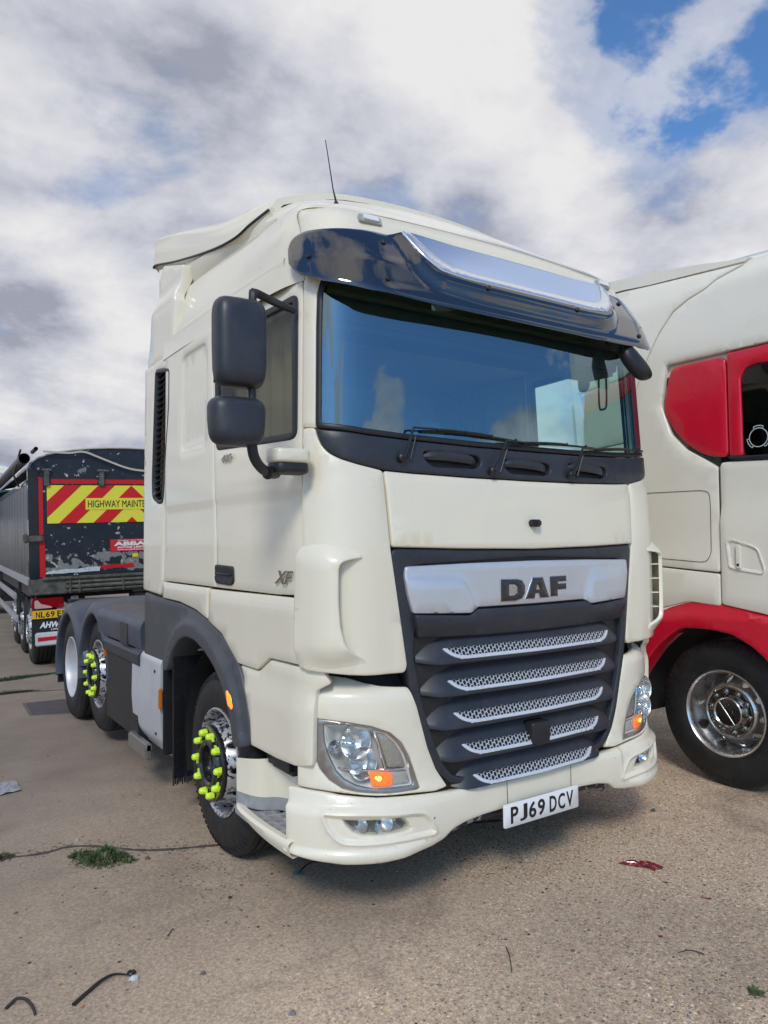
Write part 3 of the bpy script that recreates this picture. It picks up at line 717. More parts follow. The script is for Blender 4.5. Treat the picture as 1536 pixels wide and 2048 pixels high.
# five louvres: profile swept along the shell, silver strip, honeycomb mesh
SL = [(.585, 1.206), (.560, 1.055), (.530, .902), (.485, .750), (.421, .599)]
def slat_pt(x, z, d, zt):   # bow follows the cab front, the ends sweep back
    p, n = pn('cab', x, max(.62, z)); q = Vector((p.x, p.y, z)); return q-Vector((0, 1, 0))*d
honey = mat('silver_mesh', (.70, .72, .76), .35, metal=.4)
radar_z = .77
for k, (hw, zt) in enumerate(SL):
    # profile: (dz, outwards, half width)
    wide = .125 if k < 2 else (.14 if k < 4 else .10)
    prof = [(.062, -.030, hw+wide*.50), (.030, -.012, hw+wide*.62), (.0, .006, hw+wide*.78), (-.042, .026, hw+wide*.95), (-.057, .032, hw+wide), (-.070, .031, hw+wide), (-.078, .020, hw+wide*.98), (-.080, -.045, hw+wide*.85)]
    if k == 4: prof = prof[:5]+[(-.062, .02, hw+wide)]
    xs = [-1, -.97, -.93, -.88]+[-.8+1.6*i/14 for i in range(15)]+[.88, .93, .97, 1]
    rows = []
    for dz, dd, w_ in prof:
        rows.append([tuple(slat_pt(x*w_, zt+dz+(0 if abs(x) < .88 else (abs(x)-.88)*.10), dd-(.0 if abs(x) < .8 else .055*((abs(x)-.8)/.2)**2), zt)) for x in xs])
    mb = MB(); mb.grid(rows)
    sl = mb.ob('louvre', slate, GR, fix=False, smooth=40)
    # silver strip: a shallow U
    def slatpos(a, b):   # point on the louvre's sloping front face
        dz = b-zt; d = lerp_tab([(-.078, .032), (-.057, .032), (-.042, .026), (0, .006), (.03, -.012)], dz)
        p = shell('cab', a, max(.62, b)); return (p[0], p[1]-d, b)
    ou = rnd([(-hw, zt), (-hw+.035, zt-.034), (-hw+.09, zt-.054), (0, zt-.057), (hw-.09, zt-.054), (hw-.035, zt-.034), (hw, zt), (hw-.026, zt), (hw-.052, zt-.024), (hw-.10, zt-.039), (0, zt-.042), (-hw+.10, zt-.039), (-hw+.052, zt-.024), (-hw+.026, zt)], .03, 3)
    panel('silver_strip', ou, slatpos, silver2, sl, off=.006, th=.012, edge=.002, grid=.2, step=.04)
    field = [(-hw+.026, zt), (-hw+.054, zt-.025), (-hw+.10, zt-.040), (hw-.10, zt-.040), (hw-.054, zt-.025), (hw-.026, zt)]
    panel('mesh_backing', field, slatpos, deep, sl, off=.0012, th=0, edge=0, grid=.2, step=.1)
    cw, rh = .0240, .0120; mb = MB(); F = field; nrow = 4; pit = cw*1.56
    for r_ in range(nrow):
        zc = zt-.004-rh*r_
        for i in range(int(2*hw/pit)+2):
            xc = -hw+pit*(i+(.5 if r_ % 2 else 0))
            if sdist(F, [(xc, zc)])[0] < -.005: continue
            if k == 3 and abs(xc) < .06: continue
            hx = [(-.5, 0), (-.28, 1.), (.28, 1.), (.5, 0), (.28, -1.), (-.28, -1.)]
            b = len(mb.v)
            for sc_, dd in ((1.03, 0), (.85, 0), (.85, -.005), (1.03, -.003)):
                for hx_, hz_ in hx:
                    a_, z_ = xc+hx_*cw*sc_, zc+hz_*rh*sc_
                    z_ = min(zt+.001, z_)
                    q = slatpos(a_, z_); mb.v.append((q[0], q[1]-.006-dd, q[2]))
            for j in range(6):
                j2 = (j+1) % 6; mb.f += [(b+j, b+j2, b+6+j2, b+6+j), (b+6+j, b+6+j2, b+12+j2, b+12+j)]
    mb.ob('honeycomb_mesh', honey, sl, smooth=0, fix=False, kind='stuff')
# radar cover on the fourth louvre
panel('radar_cover', rnd([(-.070, .800), (.060, .800), (.054, .700), (.038, .682), (-.048, .682), (-.064, .70)], .02, 3), 'cab', black, GR, off=.05, th=.08, edge=.008, grid=.05)
# ---- lamp pods and bumper
HO = [(-1.23, .917), (-1.215, .925), (-1.155, .921), (-1.052, .909), (-.955, .889), (-.871, .854), (-.81, .80), (-.77, .734), (-.742, .664), (-.714, .588), (-.728, .582), (-.878, .590), (-1.013, .605), (-1.078, .622), (-1.135, .657), (-1.177, .704), (-1.209, .775), (-1.227, .855)]
HI = [(-1.162, .898), (-1.078, .90), (-.977, .882), (-.886, .851), (-.831, .803), (-.793, .747), (-.765, .677), (-.749, .612), (-.757, .604), (-.877, .612), (-.947, .617), (-1.017, .634), (-1.069, .662), (-1.104, .698), (-1.136, .761), (-1.157, .823)]
pod = [(-1.19, 1.126), (-1.036, 1.108), (-.912, 1.065), (-.768, 1.046), (-.728, .955), (-.668, .758), (-.622, .655), (-.560, .568), (-.63, .560), (-.804, .577), (-.926, .586), (-1.035, .600), (-1.169, .615), (-1.285, .622), (-1.288, .9), (-1.283, 1.03)]
def pod_h(P): return -.045*sstep((P[:, 1]-1.012+.02*(P[:, 0]+1))/.11)
both('lamp_pod', rnd(pod, .012, 2), 'bum', creamp, edge=.006, off=.002, grid=.05, step=.025, holes=[HO], hf=pod_h, extra=[[(-1.28+.05*i, 1.014-.0*i) for i in range(11)]])
both('pod_gap_filler', [(-1.22, 1.15), (-.77, 1.15), (-.74, 1.0), (-1.2, 1.0)], 'bum', deep, edge=0, off=-.075, th=0, grid=.1)
for sg in (-1, 1):
    mm = (lambda o_: o_) if sg < 0 else mir
    hl = panel('headlight', mm(HO), 'bum', mat('chrome_bezel', (.40, .39, .38), .30, metal=.85, dirt=((.1, .09, .08), .4, 14)), truck, edge=.005, off=-.003, th=.03, grid=.03, step=.015, holes=[mm(HI)])
    # bowl behind the lens
    bowl = inset(HI, -.004)
    panel('lamp_bowl', mm(bowl), 'bum', mat('lamp_bowl', (.78, .77, .73), .3, metal=.3), hl, off=-.015, th=0, edge=0, grid=.02,
          hf=lambda P: -.065*sstep(sdist(mm(bowl), P)/.05), extra=[dens(mm(inset(bowl, q)), .015) for q in (.01, .02, .03, .04, .05)])
    def rfl(cx_, cz_, r, d):
        p, n = pn('bum', sg*cx_, cz_); ax_ = (n+Vector((sg*.3, -1, .12))*1.4).normalized(); c = p-ax_*(d*.8+.012)
        mb = MB(); mb.lathe([(0, .012), (.004, r*.45), (.022, r*.78), (d*.8, r), (d*.8+.004, r*1.05), (d*.8-.002, r*1.06)], c, ax_, 32)
        o = mb.ob('reflector', mat('reflector_silver', (.80, .80, .80), .24, metal=1.), hl, smooth=22)
        mb = MB().lathe([(0, .014), (.05, .012), (.058, .006), (.058, 0)], c, ax_, 10); mb.ob('bulb', steel, o)
    rfl(-1.015, .822, .074, .085); rfl(-.985, .728, .070, .085)
    rfl(-1.105, .80, .030, .05)
    # divider fins and tinted side field
    mb = MB()
    for (a0, b0), (a1, b1) in (((-.937, .870), (-.886, .694)), ((-1.10, .703), (-.775, .673))):
        pts = []
        for i in range(7):
            t = i/6; p, n = pn('bum', sg*(a0+(a1-a0)*t), b0+(b1-b0)*t); pts.append(p-n*.028)
        mb.tube(pts, .006, 6)
    mb.ob('lamp_divider', steel, hl)
    panel('side_light_field', mm(rnd([(-.925, .852), (-.875, .838), (-.83, .795), (-.792, .740), (-.775, .685), (-.87, .695)], .01, 2)), 'bum', mat('ribbed_lens', (.52, .48, .43), .22, metal=.6, bump=.4, bscale=90), hl, off=-.024, th=.02, edge=.003, grid=.03)
    # indicator: row of cells, the outer ones lit
    ind = [(-.968, .688), (-.776, .664), (-.756, .613), (-.948, .622)]
    io = panel('indicator', mm(ind), 'bum', mat('indicator_lens', (.62, .58, .55), .15, metal=.3, bump=.5, bscale=160), hl, off=-.018, th=.03, edge=.002, grid=.03)
    panel('lit_indicator', mm(rnd([(-.966, .687), (-.862, .675), (-.850, .650), (-.858, .618), (-.948, .624), (-.955, .65)], .008, 2)), 'bum', mat('lit_indicator', (.55, .14, .01), .2, coat=1., bump=.8, bscale=130, emis=((1, .17, .008), .75)), io, off=-.010, th=.01, edge=.003, grid=.02)
    p, n = pn('bum', sg*-.918, .655); mb = MB()
    mb.lathe([(0, .011), (.004, .009), (.006, 0)], p-n*.009, n, 12); p, n = pn('bum', sg*-.932, .66); mb.lathe([(0, .006), (.003, .005), (.004, 0)], p-n*.009, n, 8); mb.ob('bulb', amber_hot, io, kind='stuff')
    panel('headlight_lens', mm(inset(HI, -.002)), 'bum', clear_g, hl, off=-.004, th=0, edge=0, grid=.06, smooth=60)
# lower bumper
BN = [(-1.345, .612), (-1.285, .612), (-1.169, .606), (-1.035, .592), (-.926, .578), (-.804, .569), (-.63, .552), (-.56, .548), (-.3, .536), (0, .530)]
BB = [(0, .402), (-.33, .398), (-.46, .392), (-.545, .376), (-.60, .340), (-.67, .330), (-.92, .324), (-1.07, .326), (-1.20, .337), (-1.345, .356)]
# go clockwise: top left->right, then bottom right->left
bl = BN+[(-a, b) for a, b in reversed(BN[:-1])]+[(-a, b) for a, b in BB[::-1]]+BB[1:]
FO = [(-1.161, .515), (-1.151, .521), (-.996, .517), (-.756, .495), (-.71, .482), (-.676, .448), (-.648, .393), (-.662, .384), (-.864, .394), (-.998, .396), (-1.075, .402), (-1.11, .421), (-1.145, .464), (-1.159, .503)]
FL = [(-1.082, .497), (-.818, .482), (-.791, .456), (-.772, .424), (-.803, .420), (-.911, .419), (-1.003, .427), (-1.041, .445), (-1.068, .473)]
def bum_h(P):
    Q = P.copy(); Q[:, 0] = -np.abs(Q[:, 0]); a = -Q[:, 0]; z = Q[:, 1]
    crease = .018*sstep((.552-z)/.022)*np.clip((a-.35)/.3, 0, 1)
    low = .022*sstep((.378-z)/.022)*np.clip((a-.62)/.2, 0, 1)
    fog = -.014*sstep((sdist(FO, Q)-.004)/.012)+.006*sstep(1-np.abs(sdist(FO, Q))/.012)
    return crease+low+fog
FOr = rnd(FO, .02, 3); bx_ = [dens(inset(FOr, q), .014) for q in (-.012, -.006, 0, .005, .010, .016, .022)]; bx_ += [mir(q) for q in bx_]
bx_ += [[(a, z) for a in np.arange(-1.34, 1.35, .02) if abs(sdist(FOr, [(-abs(a), z)])[0]) > .02] for z in (.556, .548, .540, .531, .382, .374, .366, .358)]
bump_m = creamp.copy(); bump_m.name = 'bumper_plastic'
t_ = bump_m.node_tree; b2_ = t_.nodes['Principled BSDF']; g_ = t_.nodes.new('ShaderNodeNewGeometry'); s_ = t_.nodes.new('ShaderNodeSeparateXYZ'); t_.links.new(g_.outputs['Position'], s_.inputs[0])
k_ = ramp(t_, math_(t_, 'ABSOLUTE', math_(t_, 'ADD', math_(t_, 'SUBTRACT', s_.outputs[0], .655), math_(t_, 'MULTIPLY', noise(t_, g_.outputs['Position'], 30, 3), .004))), [(0, (1, 1, 1)), (.009, (0, 0, 0))])
k_ = math_(t_, 'MULTIPLY', math_(t_, 'MULTIPLY', k_, ramp(t_, s_.outputs[2], [(.36, (0, 0, 0)), (.52, (1, 1, 1))])), .55)     # rust run from the lamp pod joint
src_ = b2_.inputs['Base Color'].links[0].from_socket; c_ = mixc(t_, k_, src_, (.42, .22, .05))
fl_ = ramp(t_, noise(t_, g_.outputs['Position'], 46, 4, .6), [(.715, (0, 0, 0)), (.725, (1, 1, 1))]); c_ = mixc(t_, fl_, c_, (.08, .07, .06))
t_.links.new(c_, b2_.inputs['Base Color'])
BU = panel('bumper', rnd(bl, .012, 2), 'bum', bump_m, truck, edge=.008, off=0, th=.05, grid=.028, step=.018, holes=[FL, mir(FL)], hf=bum_h, extra=bx_)
for sg in (-1, 1):
    mm = (lambda o_: o_) if sg < 0 else mir
    fo = panel('fog_lamp', mm(inset(FL, -.01)), 'bum', mat('fog_bowl', (.55, .55, .54), .25, metal=.7), BU, off=-.04, th=0, edge=0, grid=.02, hf=lambda P: -.06*sstep(sdist(mm(FL), P)/.025))
    fo2 = None
    p, n = pn('bum', sg*-.90, .455); ax_ = (n+Vector((0, -1, 0))).normalized()
    MB().lathe([(0, .01), (.01, .028), (.04, .043), (.043, .045)], p-ax_*.065, ax_, 20).ob('reflector', mat('reflector_silver', (.86, .87, .88), .12, metal=1.), fo, smooth=60)
    p, n = pn('bum', sg*-1.0, .458)
    MB().lathe([(0, .01), (.01, .02), (.04, .034), (.043, .035)], p-ax_*.065, ax_, 20).ob('reflector', mat('reflector_silver', (.86, .87, .88), .12, metal=1.), fo, smooth=60)
    panel('fog_lamp_lens', mm(inset(FL, -.003)), 'bum', clear_g, fo, off=-.012, th=0, edge=0, grid=.1, smooth=60)
# seams beside the plate, scuffed lower beam, plate
mb = MB()
for sg in (-1, 1):
    mb.tube([(sg*.225, -.0235, .535), (sg*.222, -.0255, .402)], .0016, 5)
mb.ob('seam', black, BU)
panel('lower_beam', rnd([(-.60, .345), (-.545, .376), (-.46, .392), (.46, .392), (.545, .376), (.60, .345), (.57, .30), (.50, .335), (.42, .352), (-.42, .352), (-.50, .335), (-.57, .30)], .02, 2), 'bum',
      chips(mat('scuffed_beam', (.018, .018, .020), .5), (.34, .33, .30), 24, .52, .56), truck, off=-.02, th=.12, edge=.012, grid=.03)
panel('under_tray', [(-1.1, .36), (1.1, .36), (1.0, .24), (-1.0, .24)], 'bum', deep, truck, off=-.16, th=0, edge=0, grid=.1)
mb = MB(); pm = rnd([(-.26, .322+.0), (.26, .322), (.26, .433), (-.26, .433)], .010, 3)
NPL = panel('number_plate', pm, 'y-0.040', mat('plate_white', (.80, .80, .79), .35, coat=.3), truck, off=0, th=.008, edge=.0015, grid=.3)
def plate_chars(s, x0, place, par):
    x = x0
    for ch in s:
        if ch == ' ': x += .033-.011; continue
        place(ch, x, par); x += .061
plate_chars('PJ69 DCV', -.219, lambda ch, x, par: text('plate_character', ch, (x, -.0402, .3385), (1, 0, 0), (0, 0, 1), .050, .079, ink, par, depth=.0015, bold=.02), NPL)
MB().box((-.12, -.038, .34), (.12, .02, .42)).ob('plate_bracket', black, NPL, smooth=0)
# rust run below the right lamp pod
# ---- side of the cab: shell coordinate s = y + .99 on the flat side
def SZ(l, d=.99): return [(-(y+d), z) for y, z in l]
WIN = rnd([(-1.262, 2.862), (-1.262, 2.182), (-2.125, 2.220), (-2.130, 2.862)], .045, 4)
door = rnd([(-1.236, 2.925), (-1.236, 1.470), (-1.5, 1.462), (-2.163, 1.466), (-2.163, 1.95), (-2.160, 2.925)], .01, 2)
def side_h(P): return -.004*sstep((1.945-P[:, 1])/.02)
both('door', door, 'cab', cream, edge=.005, off=.0, th=.03, grid=.09, holes=[WIN], hf=side_h, extra=[[(-1.24-.04*i, z) for i in range(24)] for z in (1.945, 1.925)])
for sg in (-1, 1):
    mm = (lambda o_: o_) if sg < 0 else mir
    wf = panel('window_frame', mm(inset(WIN, -.004)), 'cab', black, truck, edge=.004, off=.004, th=.03, grid=.2, holes=[mm(inset(WIN, .030))])
    panel('window_glass', mm(inset(WIN, .026)), 'cab', side_g, wf, edge=0, off=-.008, th=0, grid=.15)
both('door_lower', rnd([(-1.236, 1.455), (-1.225, 1.16), (-1.55, 1.154), (-1.675, 1.083), (-1.885, 1.088), (-2.084, 1.222), (-2.279, 1.275), (-2.257, 1.452)], .01, 2), 'cab', cream, edge=.005, off=.0, th=.03, grid=.08)
both('step_side_panel', rnd([(-1.16, 1.150), (-1.225, 1.148), (-1.55, 1.146), (-1.675, 1.075), (-1.875, 1.080), (-1.79, .943), (-1.745, .82), (-1.735, .703), (-1.47, .697), (-1.30, .705), (-1.20, .724), (-1.19, 1.05), (-1.12, 1.085)], .012, 2), 'cab', cream, edge=.006, off=-.012, th=.03, grid=.06,
     hf=lambda P: .016*sstep((1.03-P[:, 1])/.07))
IND = rnd([(-2.67, 2.844), (-2.612, 2.868), (-2.284, 2.868), (-2.245, 2.842), (-2.246, 2.593), (-2.290, 2.262), (-2.673, 2.262), (-2.720, 2.29)], .035, 3)
both('rear_side_panel', rnd([(-2.170, 2.925), (-2.170, 1.466), (-3.093, 1.468), (-3.01, 2.48), (-2.985, 2.925)], .01, 2), 'cab', cream, edge=.005, off=0, th=.03, grid=.07,
     hf=lambda P: side_h(P)-.012*sstep(sdist(IND, P)/.02), extra=[dens(IND, .03), dens(inset(IND, .010), .03), dens(inset(IND, .020), .03), [(-2.17-.04*i, 1.945) for i in range(24)], [(-2.17-.04*i, 1.925) for i in range(24)]])
both('lower_side_panel', rnd([(-2.285, 1.456), (-2.292, 1.282), (-2.478, 1.322), (-2.762, 1.350), (-3.10, 1.356), (-3.098, 1.458)], .01, 2), 'cab', cream, edge=.005, off=.0, th=.03, grid=.08)
# cab rear quarter with the air intake
INT = rnd([(2.285, 2.885), (1.978, 2.84), (1.985, 2.60), (2.115, 1.98), (2.215, 1.975), (2.345, 2.02), (2.355, 2.15)], .04, 4)
q_out = rnd([(2.535, 2.94), (2.565, 1.385), (2.180, 1.366), (2.118, 1.470), (2.03, 2.50), (1.998, 2.925), (2.2, 2.94)], .02, 2)
a, b = bothx('rear_quarter_panel', q_out, 1.238, cream, edge=.012, off=0, th=.10, grid=.07, holes=[INT])
for par, x, sg in ((a, -1.238, -1), (b, 1.238, 1)):
    fr = panel('intake_frame', inset(INT, -.003), 'x%g' % x, black, par, flip=sg, edge=.003, off=.003, th=.05, grid=.2, holes=[inset(INT, .020)])
    for i in range(22):
        z = 2.02+i*.040; t = (z-1.98)/.86
        y0 = 2.125-.145*t; y1 = 2.345-.06*max(0, t)
        mb = MB()
        for dx, dz, dy in ((-.004, 0, 0), (-.03, .052, .0)):
            pass
        mb.v = [(x+sg*-.008, y1, z-.020), (x+sg*-.008, y0, z+.012), (x+sg*-.045, y0, z+.040), (x+sg*-.045, y1, z+.012), (x+sg*-.014, y1, z-.024), (x+sg*-.014, y0, z+.006), (x+sg*-.05, y0, z+.034), (x+sg*-.05, y1, z+.006)]
        mb.f = [(0, 1, 2, 3), (4, 7, 6, 5), (0, 4, 5, 1), (1, 5, 6, 2), (2, 6, 7, 3), (3, 7, 4, 0)]
        mb.ob('intake_louvre', slate, fr, smooth=0)
    MB().box((min(x-sg*.07, x-sg*.08), 1.96, 1.95), (max(x-sg*.07, x-sg*.08), 2.36, 2.9)).ob('intake_backing', deep, fr, smooth=0)
# tall side fairing behind the roof
col_ = rnd([(2.313, 3.631), (2.45, 3.567), (2.432, 3.42), (2.53, 3.161), (2.62, 2.99), (2.60, 2.955), (1.99, 2.915), (1.955, 3.02), (1.93, 3.276), (1.945, 3.331), (1.92, 3.515)], .012, 2)
def col_h(P): y, z = P[:, 0], P[:, 1]; return -.05*sstep((z-3.30)/.14)-.03*sstep((y-2.35)/.25)
bothx('side_fairing', col_, 1.225, cream, edge=.01, off=0, th=.06, grid=.06, hf=col_h, back=True)
# door handle, badges
for sg in (-1, 1):
    o_ = rnd([(-2.167, 1.592), (-1.932, 1.585), (-1.925, 1.50), (-1.96, 1.483), (-2.15, 1.488), (-2.17, 1.51)], .02, 3)
    o_ = o_ if sg < 0 else mir(o_)
    dh = panel('door_handle', o_, 'cab', black, truck, off=.006, th=.02, edge=.004, grid=.02, hf=lambda P, o_=o_: -.004*sstep((sdist(o_, P)-.010)/.010))
    mb = MB(); p0, n = pn('cab', sg*2.14, 1.545); p1, _ = pn('cab', sg*1.955, 1.54)
    mb.tube([p0+n*.002, p0.lerp(p1, .1)+n*.012, p0.lerp(p1, .9)+n*.012, p1+n*.002], .007, 8); mb.ob('handle_bar', black, dh)
p, n = pn('cab', -1.93, 2.145)
badge_m = mat('badge_chrome', (.42, .38, .33), .22, metal=1.)
text('power_badge', '480', pn('cab', -2.05, 2.140)[0]+Vector((-.004, 0, 0)), (0, -1, 0), (0, 0, 1), .145, .040, badge_m, truck, depth=.004, shear=.35, bold=.01)
text('model_badge', 'XF', pn('cab', -1.475, 1.515)[0]+Vector((-.004, 0, 0)), (0, -1, 0), (0, 0, 1), .19, .062, badge_m, truck, depth=.004, shear=.4, bold=.015)
# ---- fender and step
FE = [(2.55, 1.372), (2.214, 1.352), (1.772, 1.341), (1.488, 1.312), (1.276, 1.268), (1.102, 1.212), (.96, 1.145), (.88, 1.075), (.795, .943), (.752, .82), (.742, .695), (.870, .672), (.896, .69), (.925, .80), (.981, .888), (1.062, .975), (1.167, 1.045), (1.299, 1.105), (1.463, 1.150), (1.613, 1.155), (1.727, 1.125), (1.82, 1.068), (1.90, 1.0), (1.96, .90), (2.55, .90)]
LIPL = [(.742, .695), (.752, .82), (.795, .943), (.88, 1.075), (.96, 1.145), (1.102, 1.212), (1.276, 1.268), (1.488, 1.312), (1.70, 1.30), (1.85, 1.22), (1.96, 1.1), (2.02, 1.0), (2.02, .9), (1.95, .90), (1.90, 1.0), (1.727, 1.125), (1.613, 1.155), (1.463, 1.150), (1.299, 1.105), (1.167, 1.045), (1.062, .975), (.981, .888), (.925, .80), (.896, .69)]
ARCH = FE[11:24]
def opend(P):
    P = np.asarray(P, float); d = np.full(len(P), 1e9)
    for (ax, ay), (bx, by) in zip(ARCH, ARCH[1:]):
        ex, ey = bx-ax, by-ay; t = np.clip(((P[:, 0]-ax)*ex+(P[:, 1]-ay)*ey)/(ex*ex+ey*ey), 0, 1)
        d = np.minimum(d, np.hypot(P[:, 0]-ax-t*ex, P[:, 1]-ay-t*ey))
    return d
def ring_at(q):
    c_ = [dens(rnd(ARCH, .08, 4, closed=False), .03, False)][0]; out_ = []
    for a, b in zip(c_, c_[1:]):
        dx, dy = b[0]-a[0], b[1]-a[1]; l_ = math.hypot(dx, dy)+1e-9; out_.append((a[0]-dy/l_*q, a[1]+dx/l_*q))
    return out_
fr_, _ = bothx('wheel_arch', rnd(FE, .045, 3), 1.232, slate2, edge=.008, off=0, th=.16, grid=.06, step=.03, hf=lambda P: .030*sstep((.115-opend(P))/.035), extra=[ring_at(q) for q in (.03, .06, .08, .092, .104, .116)])
panel('side_marker', rnd([(.976, .936), (.955, .946), (.908, .925), (.880, .869), (.90, .852), (.947, .867)], .012, 2), 'x-1.265', amber_on, truck, flip=-1, off=0, th=.02, edge=.004, grid=.02)
for sg in (-1, 1):
    x0, x1 = sg*1.19, sg*.82
    mb = MB()   # inner wheel housing
    arc = [(1.285+.525*math.cos(a), .52+.60*math.sin(a)) for a in [R(-20)+R(220)*i/18 for i in range(19)]]
    mb.grid([[(x0, y, z) for y, z in arc], [(x1, y, z) for y, z in arc]]); mb.ob('wheel_housing', deep, truck, fix=False)
    # entry step: tread, back wall, side wall
    mb = MB(); mb.v = []
    wall = [(sg*1.240, .885), (sg*1.212, .775), (sg*1.18, .715), (sg*1.11, .68), (sg*1.075, .62), (sg*1.07, .45), (sg*1.10, .28)]
    wp = rnd(wall, .03, 3, closed=False)
    zt_ = [.645-.05*min(1, max(0, (abs(abs(x)-1.235))/.2)) for x, y in wp]
    mb.grid([[(x, y, .612+.08*(.885-y)/.6) for x, y in wp], [(x, y, .445) for x, y in wp]]); mb.ob('step_wall', creamp, truck, fix=False, smooth=50)
    mb = MB(); mb.grid([[(x*1.001, y-.002, .445) for x, y in wp], [(x*1.004, y-.004, .385) for x, y in wp]]); mb.ob('step_kick_strip', greyst, truck, fix=False, smooth=50)
    tr_ = [(sg*-x if False else x, y) for x, y in [(sg*1.258, .880), (sg*1.225, .80), (sg*1.20, .72), (sg*1.11, .70), (sg*1.065, .62), (sg*1.065, .42), (sg*1.09, .40), (sg*1.21, .42), (sg*1.255, .50), (sg*1.266, .70)]]
    slots = []
    for i in range(3):
        for j in range(4):
            cx_, cy_ = sg*(1.105+.055*i), .46+.065*j+(.02 if i % 2 else 0)
            slots.append([(cx_-.017, cy_-.020), (cx_+.017, cy_-.020), (cx_+.017, cy_+.020), (cx_-.017, cy_+.020)])
    panel('step_tread', rnd(tr_, .03, 3), 'z0.382', greyst, truck, off=0, th=.03, edge=.004, grid=.08, holes=slots)
    MB().box((min(x0, x1)+.02, .3, .30), (max(x0, x1)-.02, .72, .34)).ob('step_pan', deep, truck, smooth=0)
    # cream skirt below the tread
    sk = []
    for t in range(15):
        y = .26+.66*t/14; x = sg*(1.252+.018*math.sin(PI*t/14)-.035*max(0, (t-11)/3)**2); zt = .392; zb = .318+.048*(t/14)**2
        sk.append([(x-sg*.035, y, zt-.004), (x-sg*.004, y, zt), (x+sg*.008, y, zt-.012), (x+sg*.006, y, (zt+zb)/2), (x-sg*.012, y, zb), (x-sg*.05, y, zb+.004)])
    mb = MB(); mb.grid(sk); mb.ob('step_skirt', creamp, truck, fix=False, smooth=50)
    # black strut between panel and arch
    MB().box((min(sg*1.06, sg*1.15), .45, .60), (max(sg*1.06, sg*1.15), .74, .80), .02).ob('step_bracket', black, truck)
    # mud flap brush
    fy = 1.90
    mb = MB()
    for i in range(34):
        x = sg*(1.235-.0115*i)
        mb.v += [(x-.005, fy-.004, 1.0), (x+.005, fy-.004, 1.0), (x+.005, fy+random.uniform(-.004, .004), .215+random.uniform(-.02, .01)), (x-.005, fy+random.uniform(-.004, .004), .215+random.uniform(-.02, .01))]
        b0 = len(mb.v)-4; mb.f.append((b0, b0+1, b0+2, b0+3))
    mb.box((min(sg*1.235, sg*.85), fy+.004, .24), (max(sg*1.235, sg*.85), fy+.02, 1.0))
    for k in range(60): 
        z = .26+.0122*k; mb.box((min(sg*1.236, sg*.86), fy-.010, z), (max(sg*1.236, sg*.86), fy-.003, z+.005))
    mb.ob('spray_flap', black, truck, smooth=0)
# ---- roof
def shs(s, z, dz=0.): return shell('cab', s, z)
def out_(s, z, q=.004): p, n = pn('cab', s, z); return tuple(p+n*q)
st0 = [out_(-1.224, 2.917), out_(-1.224, 3.05), out_(-1.224, 3.18), out_(-1.218, 3.288), out_(-1.10, 3.290), out_(-.85, 3.290), out_(-.4, 3.290), out_(0, 3.290)]
def hs(y, p): return [(-x, y, z) for x, z in p]
st1 = [(-1.198, .45, 2.915), (-1.190, .45, 3.05), (-1.168, .46, 3.2), (-1.112, .48, 3.333), (-1.055, .42, 3.358), (-.85, .35, 3.372), (-.4, .32, 3.380), (0, .31, 3.383)]
st2 = hs(.80, [(1.219, 2.915), (1.205, 3.05), (1.172, 3.2), (1.115, 3.345), (1.06, 3.40), (.90, 3.56), (.45, 3.655), (0, 3.675)])
st3 = hs(1.2, [(1.233, 2.915), (1.215, 3.05), (1.176, 3.2), (1.118, 3.365), (1.075, 3.375), (1.06, 3.53), (.5, 3.74), (0, 3.76)])
st4 = hs(1.7, [(1.243, 2.915), (1.220, 3.05), (1.178, 3.2), (1.120, 3.383), (1.075, 3.37), (1.09, 3.56), (.5, 3.82), (0, 3.84)])
st5 = hs(2.12, [(1.243, 2.915), (1.222, 3.05), (1.178, 3.2), (1.120, 3.392), (1.06, 3.33), (1.095, 3.63), (.5, 3.88), (0, 3.90)])
def fullst(st): return st+[(-x, y, z) for x, y, z in reversed(st[:-1])]
rows = loft([fullst(s) for s in (st0, st1, st2, st3, st4, st5)], 4, 6)
mb = MB(); mb.grid(rows, True)
RF = mb.ob('roof', cream, truck, fix=False, smooth=35)
# swage line along the roof side
for sg in (-1, 1):
    mb = MB(); pts = []
    for i in range(20):
        y = .42+1.55*i/19; x = 1.186+.034*min(1, (y-.42)/1.1)**.7; pts.append((sg*x, y, 3.045))
    r_ = [[(p[0]-sg*.010, p[1], 3.075), (p[0]+sg*.004, p[1], 3.055), (p[0]+sg*.006, p[1], 3.040), (p[0]-sg*.004, p[1], 2.98)] for p in pts]
    mb.grid(r_); mb.ob('roof_swage', cream, RF, fix=False, smooth=20)
# spoiler lid
L0 = [(-1.0, .945, 3.560), (-.985, .94, 3.585), (-.93, .925, 3.625), (-.6, .86, 3.70), (0, .83, 3.72)]
La = [(-1.085, 1.045, 3.480), (-1.072, 1.04, 3.53), (-1.0, 1.03, 3.615), (-.6, 1.0, 3.735), (0, 1.0, 3.757)]
L1 = [(-1.118, 1.19, 3.445), (-1.10, 1.18, 3.52), (-1.02, 1.18, 3.63), (-.6, 1.18, 3.765), (0, 1.18, 3.79)]
L2 = hs(1.55, [(1.124, 3.495), (1.112, 3.59), (1.035, 3.69), (.6, 3.83), (0, 3.86)])
L3 = hs(2.15, [(1.128, 3.625), (1.120, 3.760), (1.055, 3.850), (.6, 3.93), (0, 3.955)])
L4 = hs(2.62, [(1.132, 3.745), (1.126, 3.885), (1.07, 3.955), (.6, 4.0), (0, 4.01)])
L5 = hs(2.67, [(1.130, 3.735), (1.122, 3.865), (1.065, 3.935), (.6, 3.98), (0, 3.99)])
def dn(st, k): return [(x*(1-.03*k), y, z-.06*k) for x, y, z in st]
rows = loft([fullst(s) for s in (L0, La, L1, L2, L3, L4, L5)], 4, 6)
